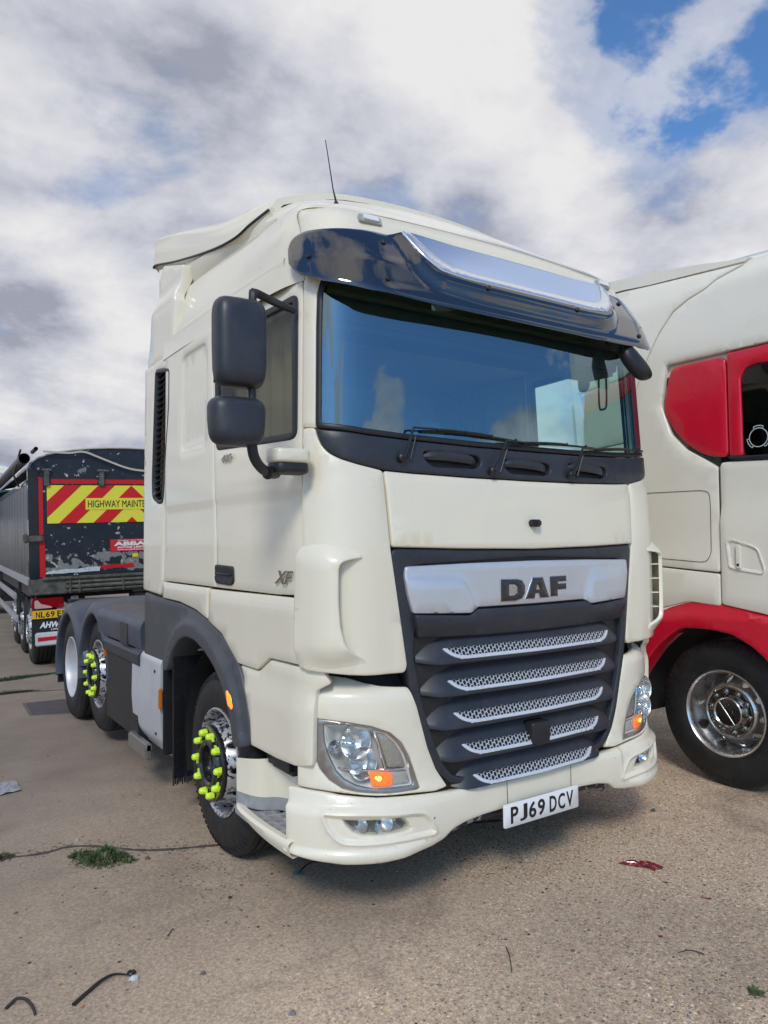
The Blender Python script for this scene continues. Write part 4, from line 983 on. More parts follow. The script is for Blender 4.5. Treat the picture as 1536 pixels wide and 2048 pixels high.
low = [[(p[0]*.97, p[1], p[2]-.03) for p in r_] for r_ in rows]
mb = MB(); mb.grid(rows, True); mb.grid(low); n_ = len(rows[0])
for r_, l_ in zip(rows, rows[1:]): pass
for j in (0, n_-1):
    mb.grid([[r_[j] for r_ in rows], [l_[j] for l_ in low]], j == 0)
mb.grid([rows[-1], low[-1]], True); mb.grid([rows[0], low[0]])
LD = mb.ob('roof_spoiler', cream, truck, fix=False, smooth=35)
mb = MB(); mb.tube([Vector(r_[0])+Vector((-.004, 0, -.006)) for r_ in rows[1:]], .008, 5); mb.ob('spoiler_seal', black, LD)
# back wall of the cab
MB().box((-1.19, 2.30, 1.2), (1.19, 2.36, 3.35)).ob('back_wall', cream, truck, smooth=0)
MB().box((-1.0, 2.1, 3.3), (1.0, 2.3, 3.75)).ob('roof_bulkhead', cream, truck, smooth=0)
# marker lamps and aerial
for sg in (-1, 1):
    p0 = Vector(shell('cab', sg*.878, 3.245)); n = pn('cab', sg*.878, 3.245)[1]; u = Vector((1, sg*.06, 0)).normalized(); v = n.cross(u)*-1
    mb = MB()
    def lp(a, b, c): return p0+u*a+v*b+n*c
    mb.prism(rnd([(-.062, -.022), (.062, -.022), (.062, .022), (-.062, .022)], .01, 2), lp, 0, .016); lo_ = mb.ob('marker_lamp', mat('lamp_base', (.35, .36, .35), .3), truck)
    mb = MB(); mb.prism(rnd([(-.042, -.014), (.042, -.014), (.042, .014), (-.042, .014)], .008, 2), lp, .016, .027); mb.ob('marker_lens', mat('marker_lens', (.75, .78, .78), .1, coat=1.), lo_)
P0 = Vector((-.90, .42, 3.375))
mb = MB(); mb.tube([P0, P0+Vector((0, 0, .03))], [.018, .010], 8); mb.tube([P0+Vector((0, 0, .03)), P0+Vector((-.005, .02, .10)), P0+Vector((-.03, .05, .36))], [.006, .0035, .0022], 6)
mb.ob('aerial', black, truck)
# ---- sun visor
VT = [(-1.335, 3.105), (-1.275, 3.154), (-1.196, 3.166), (-1.013, 3.168), (-.905, 3.168), (-.743, 3.170), (-.434, 3.158), (0, 3.155)]
VB = [(0, 2.800), (-.222, 2.800), (-.413, 2.802), (-.70, 2.808), (-.972, 2.822), (-1.154, 2.868), (-1.272, 2.920), (-1.315, 2.985)]
vo = VT+[(-a, b) for a, b in reversed(VT[:-1])]+[(-a, b) for a, b in VB[::-1]]+VB[1:]
RID = [(-.80, 3.20), (-.735, 3.02), (-.715, 2.965), (-.66, 2.905), (-.58, 2.875), (-.35, 2.862), (0, 2.860)]
RIDF = RID+[(-a, b) for a, b in reversed(RID[:-1])]
RIDP = RIDF+[(.8, 3.4), (-.8, 3.4)]
def vis_h(P): return .034*sstep((sdist(RIDP, P)+.02)/.085)
def keepi(l): return [p for p in l if p[1] < 3.165]
ex = [keepi(dens(inset(RIDP, q), .035)) for q in (-.025, -.012, 0, .012, .025, .038, .052, .068)]
VTR = [(-1.335, 3.00), (-1.325, 3.085), (-1.300, 3.125), (-1.262, 3.150), (-1.196, 3.165), (-1.013, 3.168), (-.743, 3.170), (-.434, 3.160), (0, 3.157)]
VBR = [(-1.335, 2.995), (-1.315, 2.960), (-1.272, 2.920), (-1.154, 2.868), (-.972, 2.824), (-.70, 2.808), (-.413, 2.802), (0, 2.800)]
srows = [-1.335, -1.332, -1.325, -1.312, -1.295]+list(np.arange(-1.27, -.001, .022))+[0.]; srows += [-a for a in reversed(srows[:-1])]
mb = MB(); rf_ = []; rb_ = []
for a in srows:
    z0, z1 = lerp_tab([(p, q) for p, q in VBR], -abs(a)), lerp_tab([(p, q) for p, q in VTR], -abs(a)); r1_ = []; r2_ = []
    for i in range(23):
        t = i/22; t = t*t*(3-2*t)*.25+t*.75; z = z0+(z1-z0)*t; h_ = float(vis_h(np.array([(a, z)]))[0])
        p, n = pn('vis', a, z); e_ = -.004*(1-min(1, min(z-z0, z1-z)/.006))**2
        r1_.append(tuple(p+n*(h_+e_))); r2_.append(tuple(p+n*(h_-.007)))
    rf_.append(r1_); rb_.append(r2_)
mb.grid(rf_); mb.grid(rb_, True); mb.grid([[r[0] for r in rf_], [r[0] for r in rb_]]); mb.grid([[r[-1] for r in rf_], [r[-1] for r in rb_]], True)
VI = mb.ob('sun_visor', gloss_black, truck, fix=False, smooth=60)
SO = [(-.752, 3.166), (-.716, 3.092), (-.665, 3.018), (-.592, 2.966), (-.45, 2.950), (-.30, 2.948), (0, 2.948)]
SI = [(0, 2.990), (-.301, 2.994), (-.50, 3.004), (-.575, 3.032), (-.640, 3.096), (-.690, 3.166)]
st_o = SO+[(-a, b) for a, b in reversed(SO[:-1])]+[(-a, b) for a, b in SI[::-1]]+SI[1:]
panel('visor_trim', rnd(st_o, .02, 3), 'vis', mat('visor_trim_steel', (.85, .86, .88), .22, metal=.85), VI, off=.038, th=.006, edge=.004, grid=.05, step=.03)
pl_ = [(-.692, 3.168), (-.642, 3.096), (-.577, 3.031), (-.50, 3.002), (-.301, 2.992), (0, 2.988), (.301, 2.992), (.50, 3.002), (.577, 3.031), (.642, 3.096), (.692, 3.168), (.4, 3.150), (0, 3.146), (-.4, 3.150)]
panel('visor_plate', pl_, 'vis', mat('painted_sky_steel', (.52, .66, .92), .18, metal=.9), VI, off=.035, th=.004, edge=0, grid=.07)  # plain steel plate; the blue of the reflected sky is painted into its colour
for a_, b_, rr in ((-1.21, 3.005, 0), (-.856, 3.099, 0), (-.882, 2.889, 0), (-.317, 2.925, .034), (.317, 2.925, .034), (.856, 3.099, 0), (.882, 2.889, 0), (1.21, 3.005, 0)):
    p, n = pn('vis', a_, b_)
    MB().lathe([(0, .013), (.006, .013), (.010, .009), (.010, .004), (.006, .003), (.006, 0)], p+n*(.0+rr), n, 14).ob('visor_bolt', black, VI)
# ---- mirrors
def shell_box(cx_, cy_, cz_, w_, d_, h_, e=3.2, tap=0., yawr=0.):
    """softly rounded mirror head, domed to the front"""
    mb = MB(); n1, n2 = 24, 16; rows = []
    for i in range(n2+1):
        ph = -PI/2+PI*i/n2
        row = []
        for k in range(n1):
            th_ = 2*PI*k/n1
            def se(v, ee): return math.copysign(abs(v)**(2/ee), v)
            x = se(math.cos(th_), e)*abs(math.cos(ph))**(2/e); z = se(math.sin(th_), e)*abs(math.cos(ph))**(2/e); y = se(math.sin(ph), 2.6)
            q = Vector((x*w_/2*(1+tap*z), (y*d_ if y < 0 else y*d_*.35), z*h_/2))
            q.rotate(Matrix.Rotation(yawr, 3, 'Z'))
            row.append(Vector((cx_, cy_, cz_))+q)
        row.append(row[0]); rows.append(row)
    mb.grid(rows); return mb
for sg in (-1,):
    X = lambda x: sg*x
    ma = MB(); ma.tube(spline([(X(1.20), .30, 2.775), (X(1.30), .25, 2.772), (X(1.40), .17, 2.76), (X(1.475), .12, 2.755), (X(1.492), .10, 2.735), (X(1.492), .10, 2.65)], 5), .018, 8)
    MB().tube(spline([(X(1.492), .11, 2.38), (X(1.492), .11, 2.25)], 3), .017, 10).ob('mirror_tube', black, truck)
    ma.tube(spline([(X(1.492), .11, 2.66), (X(1.492), .11, 2.20), (X(1.495), .11, 2.16), (X(1.492), .11, 2.10), (X(1.475), .12, 2.055), (X(1.43), .15, 2.02), (X(1.37), .19, 2.005), (X(1.33), .22, 2.01)], 6), [.016]*10+[.022]*33, 12)
    arm = ma.ob('mirror_arm', black, truck)
    shell_box(X(1.548), .12, 2.527, .222, .085, .375, 5.5, .02, sg*.06).ob('mirror_head', slate, arm, smooth=60, fix=True)
    shell_box(X(1.56), .12, 2.202, .236, .085, .205, 4.2, .05, sg*.06).ob('mirror_head', slate, arm, smooth=60)
    for zc_, hh, ww in ((2.527, .33, .19), (2.202, .165, .20)):
        MB().box((min(X(1.548-ww/2), X(1.548+ww/2)), .152, zc_-hh/2), (max(X(1.548-ww/2), X(1.548+ww/2)), .156, zc_+hh/2)).ob('mirror_glass', steel, arm, smooth=0)
    bs = shell_box(X(1.29), .20, 2.082, .19, .085, .075, 5., 0., 0.).ob('mirror_bracket_cover', cream, truck, smooth=60)
    shell_box(X(1.29), .20, 2.030, .175, .08, .055, 5., 0., 0.).ob('mirror_bracket', black, bs, smooth=60); mb = MB(); mb.tube([(X(1.34), .20, 2.02), (X(1.40), .165, 2.003)], .028, 10); mb.ob('bracket_socket', black, bs)
# on the far side only the bare bracket loop and its small folded head stand outside the window
mb = MB(); mb.tube(spline([(1.20, .50, 2.90), (1.27, .55, 2.90), (1.28, .555, 2.85), (1.28, .555, 2.62), (1.28, .585, 2.59), (1.28, .615, 2.62), (1.28, .615, 2.88)], 5), .007, 6); fm = mb.ob('mirror_bracket', black, truck)
shell_box(1.27, .76, 2.82, .05, .06, .17, 3., 0., R(60)).ob('mirror_head', black, fm, smooth=60)
# kerb mirror hanging off the far windscreen pillar, under the visor
mb = MB(); mb.tube(spline([(.76, .12, 2.86), (.765, .04, 2.85), (.775, .0, 2.80)], 4), .016, 8); km = mb.ob('kerb_mirror_arm', black, truck)
hd = shell_box(0, 0, 0, .25, .055, .115, 3.0, .25, R(-12)).me('mirror_head', 60)
wlink('mirror_head', hd, black, km, mw=Matrix.Translation((.84, -.0, 2.722)) @ Matrix.Rotation(R(47), 4, 'Y'))
# ---- cab interior
MB().box((-1.17, .28, 1.5), (1.17, 2.28, 1.56)).ob('cab_floor', interior, truck, smooth=0)
MB().box((-1.17, .40, 2.92), (1.17, 2.28, 2.95)).ob('headliner', mat('headliner', (.60, .50, .36), .9), truck, smooth=0)
MB().box((-1.17, 2.20, 1.5), (1.17, 2.26, 2.95)).ob('bunk_wall', mat('headliner', (.60, .50, .36), .9), truck, smooth=0)
mb = MB(); rows = []
for i in range(21):
    a = -1.1+2.2*i/20; q = abs(a)
    f = .10+.04*a*a
    rows.append([(a, f+.06, 2.10), (a, f+.12, 2.135), (a, f+.45, 2.15+.03*math.sin(a*5)), (a, f+.55, 2.08), (a, f+.60, 1.7)])
mb.grid(rows); mb.ob('dashboard', interior, truck, fix=False)
MB().box((-1.13, .55, 2.905), (1.13, .95, 2.92)).ob('header_shelf', tan, truck, smooth=0)
mb = MB(); mb.box((-1.1, .30, 2.74), (1.1, .56, 2.90), .03); mb.ob('overhead_console', interior, truck)
Cw = Vector((-.60, .82, 2.12)); ax_ = Vector((0, .45, .89)).normalized()
mb = MB(); ring = []
for k in range(33):
    a = 2*PI*k/32; u = Vector((1, 0, 0)); v = ax_.cross(u); ring.append(Cw+(u*math.cos(a)+v*math.sin(a))*.225)
mb.tube(ring, .016, 8, cap=False)
for a in (R(0), R(180), R(250), R(290)):
    u = Vector((1, 0, 0)); v = ax_.cross(u); mb.tube([Cw-ax_*.03, Cw+(u*math.cos(a)+v*math.sin(a))*.22], .014, 6)
mb.tube([Cw-ax_*.03, Cw-ax_*.35], .04, 8); mb.ob('steering_wheel', black, truck)
for sx in (-.62, .62):
    mb = MB(); mb.box((sx-.25, 1.15, 1.80), (sx+.25, 1.65, 1.95), .05); mb.box((sx-.24, 1.60, 1.9), (sx+.24, 1.74, 2.42), .05); mb.box((sx-.14, 1.62, 2.42), (sx+.14, 1.72, 2.60), .04)
    mb.box((sx-.2, 1.1, 1.55), (sx+.2, 1.5, 1.85)); mb.ob('seat', curtain_m, truck)
MB().box((-1.14, 2.0, 2.0), (1.14, 2.2, 2.14), .03).ob('bunk', curtain_m, truck)
for sx, rr in ((-1.05, -1), (1.08, 1)):
    rows = []
    for i in range(25):
        y = .62+.050*i if rr < 0 else 1.6+.024*i; rows.append([(sx+rr*.012*math.sin(i*1.9), y, 2.88), (sx+rr*.018*math.sin(i*1.9), y, 2.1)])
    mb = MB(); mb.grid(rows); mb.ob('curtain', mat('curtain_brown', (.24, .17, .10), .9), truck, fix=False, smooth=60)
# ---- chassis and rear
mb = MB(); mb.box((-.42, .5, .72), (-.34, 6.3, 1.0)); mb.box((.34, .5, .72), (.42, 6.3, 1.0))
for y in (.9, 2.4, 3.4, 4.6, 5.7, 6.2): mb.box((-.36, y, .76), (.36, y+.12, .96))
mb.box((-.45, .5, .45), (.45, 2.3, 1.35)); mb.ob('chassis', deep, truck, smooth=0)
for y, z in ((1.23, .5), (4.03, .575), (5.13, .5)): MB().tube([(-1.0, y, z), (1.0, y, z)], .07, 10).ob('axle', deep, truck)
mb = MB(); mb.lathe([(-.06, 0), (-.06, .45), (0, .47), (.03, .42), (.03, 0)], (0, 4.7, 1.13), (0, .05, 1), 32); mb.ob('fifth_wheel', mat('greasy_steel', (.05, .05, .05), .35, metal=.6), truck)
mb = MB(); mb.tube(spline([(-.35, 3.2, 1.0), (-.5, 3.5, 1.30), (-.62, 4.2, 1.35), (-.60, 4.8, 1.27), (-.4, 4.6, 1.22)], 6), .018, 8); mb.ob('air_hose', black, truck)
MB().box((-1.05, 5.95, .95), (1.05, 6.15, 1.10)).ob('rear_beam', deep, truck, smooth=0)
FWX = -1.035
wheel(truck, (FWX, 1.262, .492), 'steer', nuts=True); wheel(truck, (-FWX, 1.262, .492), 'steer', rz=PI)
wheel(truck, (-1.03, 4.10, .575), 'steer', nuts=True); wheel(truck, (1.04, 4.03, .585), 'steer', rz=PI)
wheel(truck, (-1.05, 5.13, .500), 'drive'); wheel(truck, (1.05, 5.13, .5), 'drive', rz=PI)
wheel(truck, (-.72, 5.13, .5), 'drive'); wheel(truck, (.72, 5.13, .5), 'drive', rz=PI)
def mudguard(yc, zc, r0, a0, a1, sg, flat):
    """rounded rear mudguard: top skin with a lipped outer edge"""
    xs = [(1.235, -.02), (1.248, -.008), (1.246, .035), (1.215, .085), (1.13, .112), (.90, .122), (.62, .12)]
    rows = []
    for i in range(29):
        a = a0+(a1-a0)*i/28; rr = r0+.05*max(0, 1-abs(math.cos(a))*1.3)
        ca, sa = math.cos(a), math.sin(a); q = .02*abs(ca)**6
        rows.append([(sg*x, yc+(rr+dr)*ca*(1+.06*flat), zc+(rr+dr)*sa*(1-.02*flat)) for x, dr in xs])
    mb = MB(); mb.grid(rows)
    inn = [[(sg*1.236, r_[0][1], r_[0][2]), (sg*1.20, yc+(r_[0][1]-yc)*.985, zc+(r_[0][2]-zc)*.985), (sg*.62, yc+(r_[0][1]-yc)*.985, zc+(r_[0][2]-zc)*.985)] for r_ in rows]
    mb.grid(inn); return mb
for sg in (-1, 1):
    mudguard(4.08, .585, .50, R(-14), R(176), sg, 1).ob('mudguard', mudg, truck, fix=True, smooth=35)
    mudguard(5.15, .49, .515, R(-16), R(170), sg, 1).ob('mudguard', mudg, truck, fix=True, smooth=35)
    # flat skirt in front of the mid axle, with a clip
    mb = MB(); mb.box((min(sg*1.24, sg*.7), 2.62, .28), (max(sg*1.24, sg*.7), 3.60, .92), .05); mb.ob('side_tank', black, truck)
    mb = MB(); mb.prism([(1.235, .950), (1.262, .925), (1.262, .86), (1.235, .83), (.7, .83), (.7, .950)], lambda a, b, c: (sg*a, c, b), 2.60, 3.60); mb.ob('tank_shoulder', slate, truck)
    mb = MB(); mb.prism(rnd([(1.246, .955), (1.252, 1.12), (1.225, 1.17), (1.10, 1.205), (.62, 1.215), (.62, .955)], .03, 3), lambda a, b, c: (sg*a, c, b), 2.58, 3.86); mb.ob('mudguard_front', mudg, truck)
    mb = MB(); mb.box((min(sg*1.20, sg*1.256), 2.90, .95), (max(sg*1.20, sg*1.256), 3.12, 1.13), .012); mb.ob('clip', slate, truck)
    mb = MB(); mb.box((min(sg*1.22, sg*.75), 5.72, .26), (max(sg*1.22, sg*.75), 5.75, .95)); mb.ob('mud_flap', black, truck, smooth=0)
MB().box((-1.262, 3.575, .79), (-1.235, 3.60, .93), .006).ob('side_marker', amber_off, truck)
# aluminium equipment box and step bar
mb = MB()
bp_ = rnd([(-1.215, .965), (-1.245, .93), (-1.25, .62), (-1.235, .42), (-1.16, .30), (-.8, .30), (-.8, .985), (-1.15, .985)], .03, 3)
mb.prism(bp_, lambda a, b, c: (a, c, b), 2.13, 2.80); EB = mb.ob('equipment_box', white_al, truck)
mb = MB(); mb.box((-1.15, 2.25, .985), (-.85, 2.78, 1.0))
for i in range(5): mb.tube([(-1.10, 2.36+.08*i, .985), (-1.10, 2.36+.08*i, 1.003)], .012, 8)
mb.ob('box_lid', white_al, EB, smooth=0)
mb = MB(); mb.box((-1.20, 2.08, .93), (-.8, 2.125, .97), .008); mb.ob('box_bracket', white_al, EB)
mb = MB(); mb.box((-1.235, 2.095, .34), (-.82, 2.128, .955), .01); mb.ob('box_edge', black, EB)
MB().box((-1.268, 2.085, .64), (-1.245, 2.115, .77), .006).ob('box_marker', amber_off, EB)
for y, z in ((2.25, .86), (2.72, .88), (2.25, .45), (2.72, .45)):
    MB().lathe([(0, .012), (.008, .010), (.010, 0)], (-1.245 if z > .6 else -1.236, y, z), (-1, 0, 0), 8).ob('rivet', black, EB)
mb = MB(); mb.tube([(-.9, 2.78, .33), (-1.25, 2.80, .33), (-1.25, 2.42, .33), (-1.25, 2.36, .33)], .022, 6); mb.box((-1.275, 2.36, .25), (-1.23, 2.80, .36), .01); mb.ob('foot_bar', mat('foot_bar_steel', (.42, .40, .38), .3, metal=.8), truck)
# ------------------------------------------------------------------ white and red tractor unit parked alongside (its right flank lies on x = 2)
sc = thing('tractor_unit', 'white tractor unit with red window panels and red wheel arch at the right edge', 'lorry', (3.25, .25, 0))
XS = 'x2.0'
def sp(name, o_, m, par=None, r=.02, **k):
    k.setdefault('edge', .006); k.setdefault('th', .03); k.setdefault('grid', .12)
    return panel(name, rnd(o_, r, 3), XS, m, par or sc, flip=-1, **k)
# upper side panels (y, z); the door ends at y = .195
RED = [(.139, 2.955), (.565, 2.958), (.627, 2.700), (.625, 2.64), (.55, 2.50), (.45, 2.385), (.33, 2.300), (.22, 2.268), (.139, 2.262)]
def sc_h(P):
    y, z = P[:, 0], P[:, 1]
    return -.045*sstep((z-3.0)/.5)-.06*sstep((z-3.44)/.22)+.02*sstep((1.72-z)/.3)-.012*sstep((sdist(SRW, P))/.05)
SRW = [(.12, 3.02), (.62, 3.02), (.72, 2.72), (.60, 2.42), (.44, 2.26), (.28, 2.19), (.12, 2.18)]
seam_top = [(-.185, 3.62), (.023, 3.575), (.08, 3.55), (.25, 3.42), (.33, 3.395), (.43, 3.33), (.52, 3.20), (.66, 2.90), (.864, 2.50)]
sp('side_panel', [(.205, 2.19), (.205, 1.475), (.66, 1.507), (1.40, 1.555), (1.40, 2.42), (.95, 2.45), (.86, 2.84), (.76, 3.05), (.66, 3.235), (.55, 3.37), (.43, 3.43), (.30, 3.47), (.22, 3.52), (.12, 3.545), (.025, 3.57), (-1.0, 3.50), (-1.0, 2.985), (.60, 2.985), (.655, 2.70), (.575, 2.47), (.455, 2.345), (.33, 2.27)],
   scan, off=0, hf=sc_h, grid=.07, extra=[dens(SRW, .05), dens(inset(SRW, .05), .05)]+[[(-.98+.1*i, z) for i in range(24)] for z in (3.0, 3.1, 3.2, 3.35, 3.44, 3.5, 3.55)])
sp('rear_fairing', [(.87, 2.84), (.77, 3.05), (.67, 3.24), (.56, 3.378), (.435, 3.438), (.305, 3.478), (.225, 3.528), (.12, 3.555), (.03, 3.582), (1.04, 3.68), (1.40, 3.70), (1.36, 2.9), (1.40, 2.43), (.96, 2.46)], scan, hf=sc_h, grid=.07)
sp('red_panel', RED, redp, off=-.012, th=.02, r=.06)
sp('window_surround', [(.125, 2.972), (.125, 2.262), (.032, 2.257), (.037, 2.79), (.0, 2.845), (-.06, 2.862), (-.92, 2.80), (-.95, 2.972)], redp, off=-.008)
wn = sp('door_window', [(.032, 2.795), (-.03, 2.855), (-.94, 2.80), (-.98, 2.22), (.027, 2.258)], dark_g, off=-.02, th=0, edge=0, r=.05)
sp('window_rubber', [(.135, 2.262), (-1.0, 2.205), (-1.0, 2.175), (.10, 2.232)], black, off=.012)
sp('door_gap', [(.200, 2.20), (.195, 2.20), (.195, 1.25), (.200, 1.25)], deep, off=.001, edge=0, th=.002, r=0)
dr = sp('cab_door', [(.192, 2.20), (.18, 2.225), (.09, 2.226), (-1.0, 2.17), (-1.0, 1.28), (-.72, .90), (-.60, .92), (-.45, 1.08), (-.28, 1.165), (-.11, 1.212), (.192, 1.258)], scan, hf=lambda P: .022*sstep((1.95-P[:, 1])/.15))
# door handle pocket
HP = rnd([(.15, 1.69), (.13, 1.51), (.06, 1.492), (-.10, 1.47), (-.118, 1.50), (-.075, 1.635), (-.03, 1.66), (.10, 1.70)], .02, 3)
hp = panel('door_handle', HP, XS, scan, sc, flip=-1, off=.026, th=.02, edge=.004, grid=.02, hf=lambda P: .008*sstep(1-sdist(HP, P)/.014)-.022*sstep((sdist(HP, P)-.018)/.014), extra=[dens(inset(HP, q), .02) for q in (.01, .018, .03)])
mb = MB(); mb.box((1.955, .035, 1.50), (1.975, .075, 1.665), .008); mb.ob('handle_bar', scan, hp)
MB().lathe([(0, .009), (.004, .009), (.004, 0)], (1.955, .055, 1.53), (-1, 0, 0), 10).ob('lock', black, hp)
# battery/service flap outline: thin recessed groove
def groove(name, pts, par, w_=.004, m_=deep, x=1.998):
    P = rnd(pts, .05, 5, closed=False); mb = MB()
    for a, b in zip(P, P[1:]):
        d = Vector(b)-Vector(a)
        if d.length < 1e-6: continue
        n = Vector((-d.y, d.x)).normalized()*w_/2; k = len(mb.v)
        xx = [x-.0 - .02*float(sstep(np.array((1.72-q[1])/.3))) for q in (a, b)]
        mb.v += [(xx[0]-.0015, a[0]+n.x, a[1]+n.y), (xx[1]-.0015, b[0]+n.x, b[1]+n.y), (xx[1]-.0015, b[0]-n.x, b[1]-n.y), (xx[0]-.0015, a[0]-n.x, a[1]-n.y)]; mb.f.append((k, k+1, k+2, k+3))
    return mb.ob(name, m_, par, smooth=0, fix=False)
groove('service_flap', [(1.36, 2.06), (.34, 2.044), (.275, 2.03), (.268, 1.95), (.268, 1.60), (.30, 1.545), (.36, 1.543), (1.36, 1.61)], sc)
# lower panel between flap and arch
sp('lower_panel', [(.205, 1.463), (.205, 1.245), (.45, 1.262), (.60, 1.22), (.78, 1.17), (1.40, 1.15), (1.40, 1.545), (.66, 1.497)], scan, hf=lambda P: .02*sstep((1.72-P[:, 1])/.3), off=-.002)
ARO = [(-.55, .78), (-.42, 1.05), (-.27, 1.155), (-.11, 1.205), (.10, 1.245), (.30, 1.265), (.45, 1.258), (.60, 1.212), (.80, 1.12), (1.0, 1.10), (1.0, .60), (.92, .60), (.80, .78), (.70, .91), (.60, 1.0), (.50, 1.072), (.387, 1.082), (.25, 1.08), (.107, 1.062), (-.02, 1.0), (-.103, .938), (-.22, .80), (-.30, .70), (-.40, .66)]
sp('wheel_arch', ARO, redp, off=.012, th=.14, r=.03, edge=.012, hf=lambda P: .045*sstep((1.215-P[:, 1]-.12*np.maximum(0, P[:, 0]-.35)+.25*np.minimum(0, P[:, 0]+.1))/.03), grid=.04)
mb = MB(); arc = [(.25+.66*math.cos(a), .50+.60*math.sin(a)) for a in [R(-10)+R(200)*i/18 for i in range(19)]]
mb.grid([[(2.02, y, z) for y, z in arc], [(2.5, y, z) for y, z in arc]]); mb.ob('wheel_housing', deep, sc, fix=False)
# roof, back, front and far side
mb = MB()
prof = [(2.05, 2.9), (2.06, 3.40), (2.12, 3.60), (2.30, 3.70), (3.25, 3.76), (4.2, 3.70), (4.38, 3.60), (4.44, 3.40), (4.45, 2.9)]
rows = [[(x, y, z-dz*(1 if z > 3 else 0)) for x, z in prof] for y, dz in ((-1.0, .10), (-.4, .02), (.3, -.02), (1.0, -.05), (1.38, -.07))]
mb.grid(rows, True); mb.ob('cab_roof', scan, sc, fix=False, smooth=50)
mb = MB(); fp = [(1.42, 3.78), (1.35, 3.80), (1.18, 3.795), (.73, 3.745), (.40, 3.69), (.147, 3.640), (.00, 3.62), (.03, 3.60), (.8, 3.66), (1.04, 3.69), (1.42, 3.715)]
mb.prism([(a, b) for a, b in fp], lambda a, b, c: (c, a, b), 2.10, 4.35); mb.ob('roof_deflector', scan, sc)
mb = MB(); mb.prism([(1.46, 3.775), (1.25, 3.80), (1.15, 3.73), (1.46, 3.70)], lambda a, b, c: (c, a, b), 2.08, 2.10); mb.ob('deflector_end', slate, sc)
mb = MB(); mb.box((2.10, -1.15, 1.3), (4.40, 1.35, 2.2)); mb.box((2.10, -1.12, 2.95), (4.40, 1.35, 3.45)); mb.box((2.10, .5, 2.2), (4.40, 1.35, 2.95)); mb.box((2.08, -1.1, 2.2), (2.2, -.95, 2.95)); mb.box((4.3, -1.1, 2.2), (4.42, .5, 2.95)); mb.ob('cab_body', scan, sc, smooth=0)
mb = MB(); mb.box((2.10, -1.17, 2.25), (4.40, -1.10, 2.95), .02); mb.ob('windscreen', dark_g, sc)
mb = MB(); mb.box((2.02, -1.25, .35), (4.48, -1.0, 1.35), .06); mb.ob('bumper', scan, sc)
mb = MB(); mb.box((2.05, -1.0, .35), (2.3, -.62, .95), .05); mb.ob('entry_step', scan, sc)
mb = MB(); mb.box((2.3, -1.27, .6), (4.2, -1.24, 2.1), .02); mb.ob('grille', slate, sc)
mb = MB(); mb.box((2.85, -.8, .7), (2.95, 5.6, 1.0)); mb.box((3.55, -.8, .7), (3.65, 5.6, 1.0)); mb.box((2.1, 1.3, .35), (2.7, 3.3, 1.0), .05); mb.ob('chassis', deep, sc)
mb = MB()
for y in (-.1, .4): mb.box((2.5, y, 1.7), (2.95, y+.1, 2.6), .03)
mb.ob('seat', interior, sc)
# window sticker
tri = mat('sticker_white', (.55, .62, .62), .5)
cy_, cz_ = -.075, 2.37
mb = MB()
def arcb(c, r, a0, a1, w_=.005, n=12):
    k = len(mb.v)
    for i in range(n+1):
        a = a0+(a1-a0)*i/n
        for rr in (r-w_/2, r+w_/2): mb.v.append((2.0165, c[0]-rr*math.cos(a), c[1]+rr*math.sin(a)))
    mb.f += [(k+2*i, k+2*i+1, k+2*i+3, k+2*i+2) for i in range(n)]
arcb((cy_, cz_), .062, 0, 2*PI, n=30)
for k in range(3):
    a = PI/2+2*PI*k/3+PI/3+PI; c = (cy_-.0*math.cos(a), cz_)
    arcb((cy_, cz_), .078, a-.45, a+.45)
    for da in (-.45, .45):
        k_ = len(mb.v); 
        for rr in (.058, .080):
            for dd in (-.035, .035): mb.v.append((2.0165, cy_-rr*math.cos(a+da+dd), cz_+rr*math.sin(a+da+dd)))
        mb.f.append((k_, k_+1, k_+3, k_+2))
mb.ob('window_sticker', tri, wn, smooth=0, fix=False)
# wheel
def scw(p, rz=0.):
    W = xf(p, rz)
    wb = wlink('wheel', T_, rubber, sc, mw=W)
    wlink('rim', rim_barrel(.15, .22).me('rim', 40), chrome, wb, mw=W)
    wlink('wheel_disc', DISC_S, chrome, wb, mw=W)
    h = MB().lathe([(.075, .172), (.092, .172), (.098, .168), (.092, .160), (.085, .112), (.095, .106), (.115, .104), (.12, .098), (.112, .09), (.11, 0)], (0, 0, 0), n=56)
    hb = wlink('hub_cover', h.me('hub_cover', 25), mat('hub_chrome', (.48, .47, .46), .18, metal=1.), wb, mw=W)
    if rz == 0:
        nm = MB().lathe([(0, .021), (.008, .021), (.012, .016), (.012, .011), (.022, .010), (.024, .006), (.024, 0)], (0, 0, 0), n=16).me('wheel_nut', 30)
        for k in range(10):
            a = 2*PI*(k+.3)/10; wlink('wheel_nut', nm, mat('nut_steel', (.30, .30, .30), .2, metal=1.), hb, mw=W @ Matrix.Translation((-.088, .138*math.sin(a), .138*math.cos(a))))
        q = R(-52)   # lettering runs down the hub
        U = Vector((0, -math.cos(q), math.sin(q))); V = Vector((0, math.sin(-q)*-1, math.cos(q))); V = Vector((0, -math.sin(-q), math.cos(q)))
        V = Vector((-1, 0, 0)).cross(U)*1.0
        cpos = Vector(p)+Vector((-.1105, 0, 0))
        text('hub_lettering', 'SCANIA', cpos-U*.075+V*.008, U, V, .15, .030, mat('nut_steel', (.3, .3, .3), .2, metal=1.), hb, depth=.003, bold=.01)
        mb = MB(); mb.tube([tuple(cpos-U*.09-V*.012), tuple(cpos+U*.09-V*.012)], .0045, 6); mb.ob('hub_bar', steel, hb)
DISC_S = disc_mesh([(.09, .085), (.165, .085), (.185, .075), (.205, .05), (.25, -.02), (.272, -.045)], .16, .272, .027, .225, 10, ph=.2)
scw((2.21, .245, .505)); scw((4.29, .245, .505), PI)
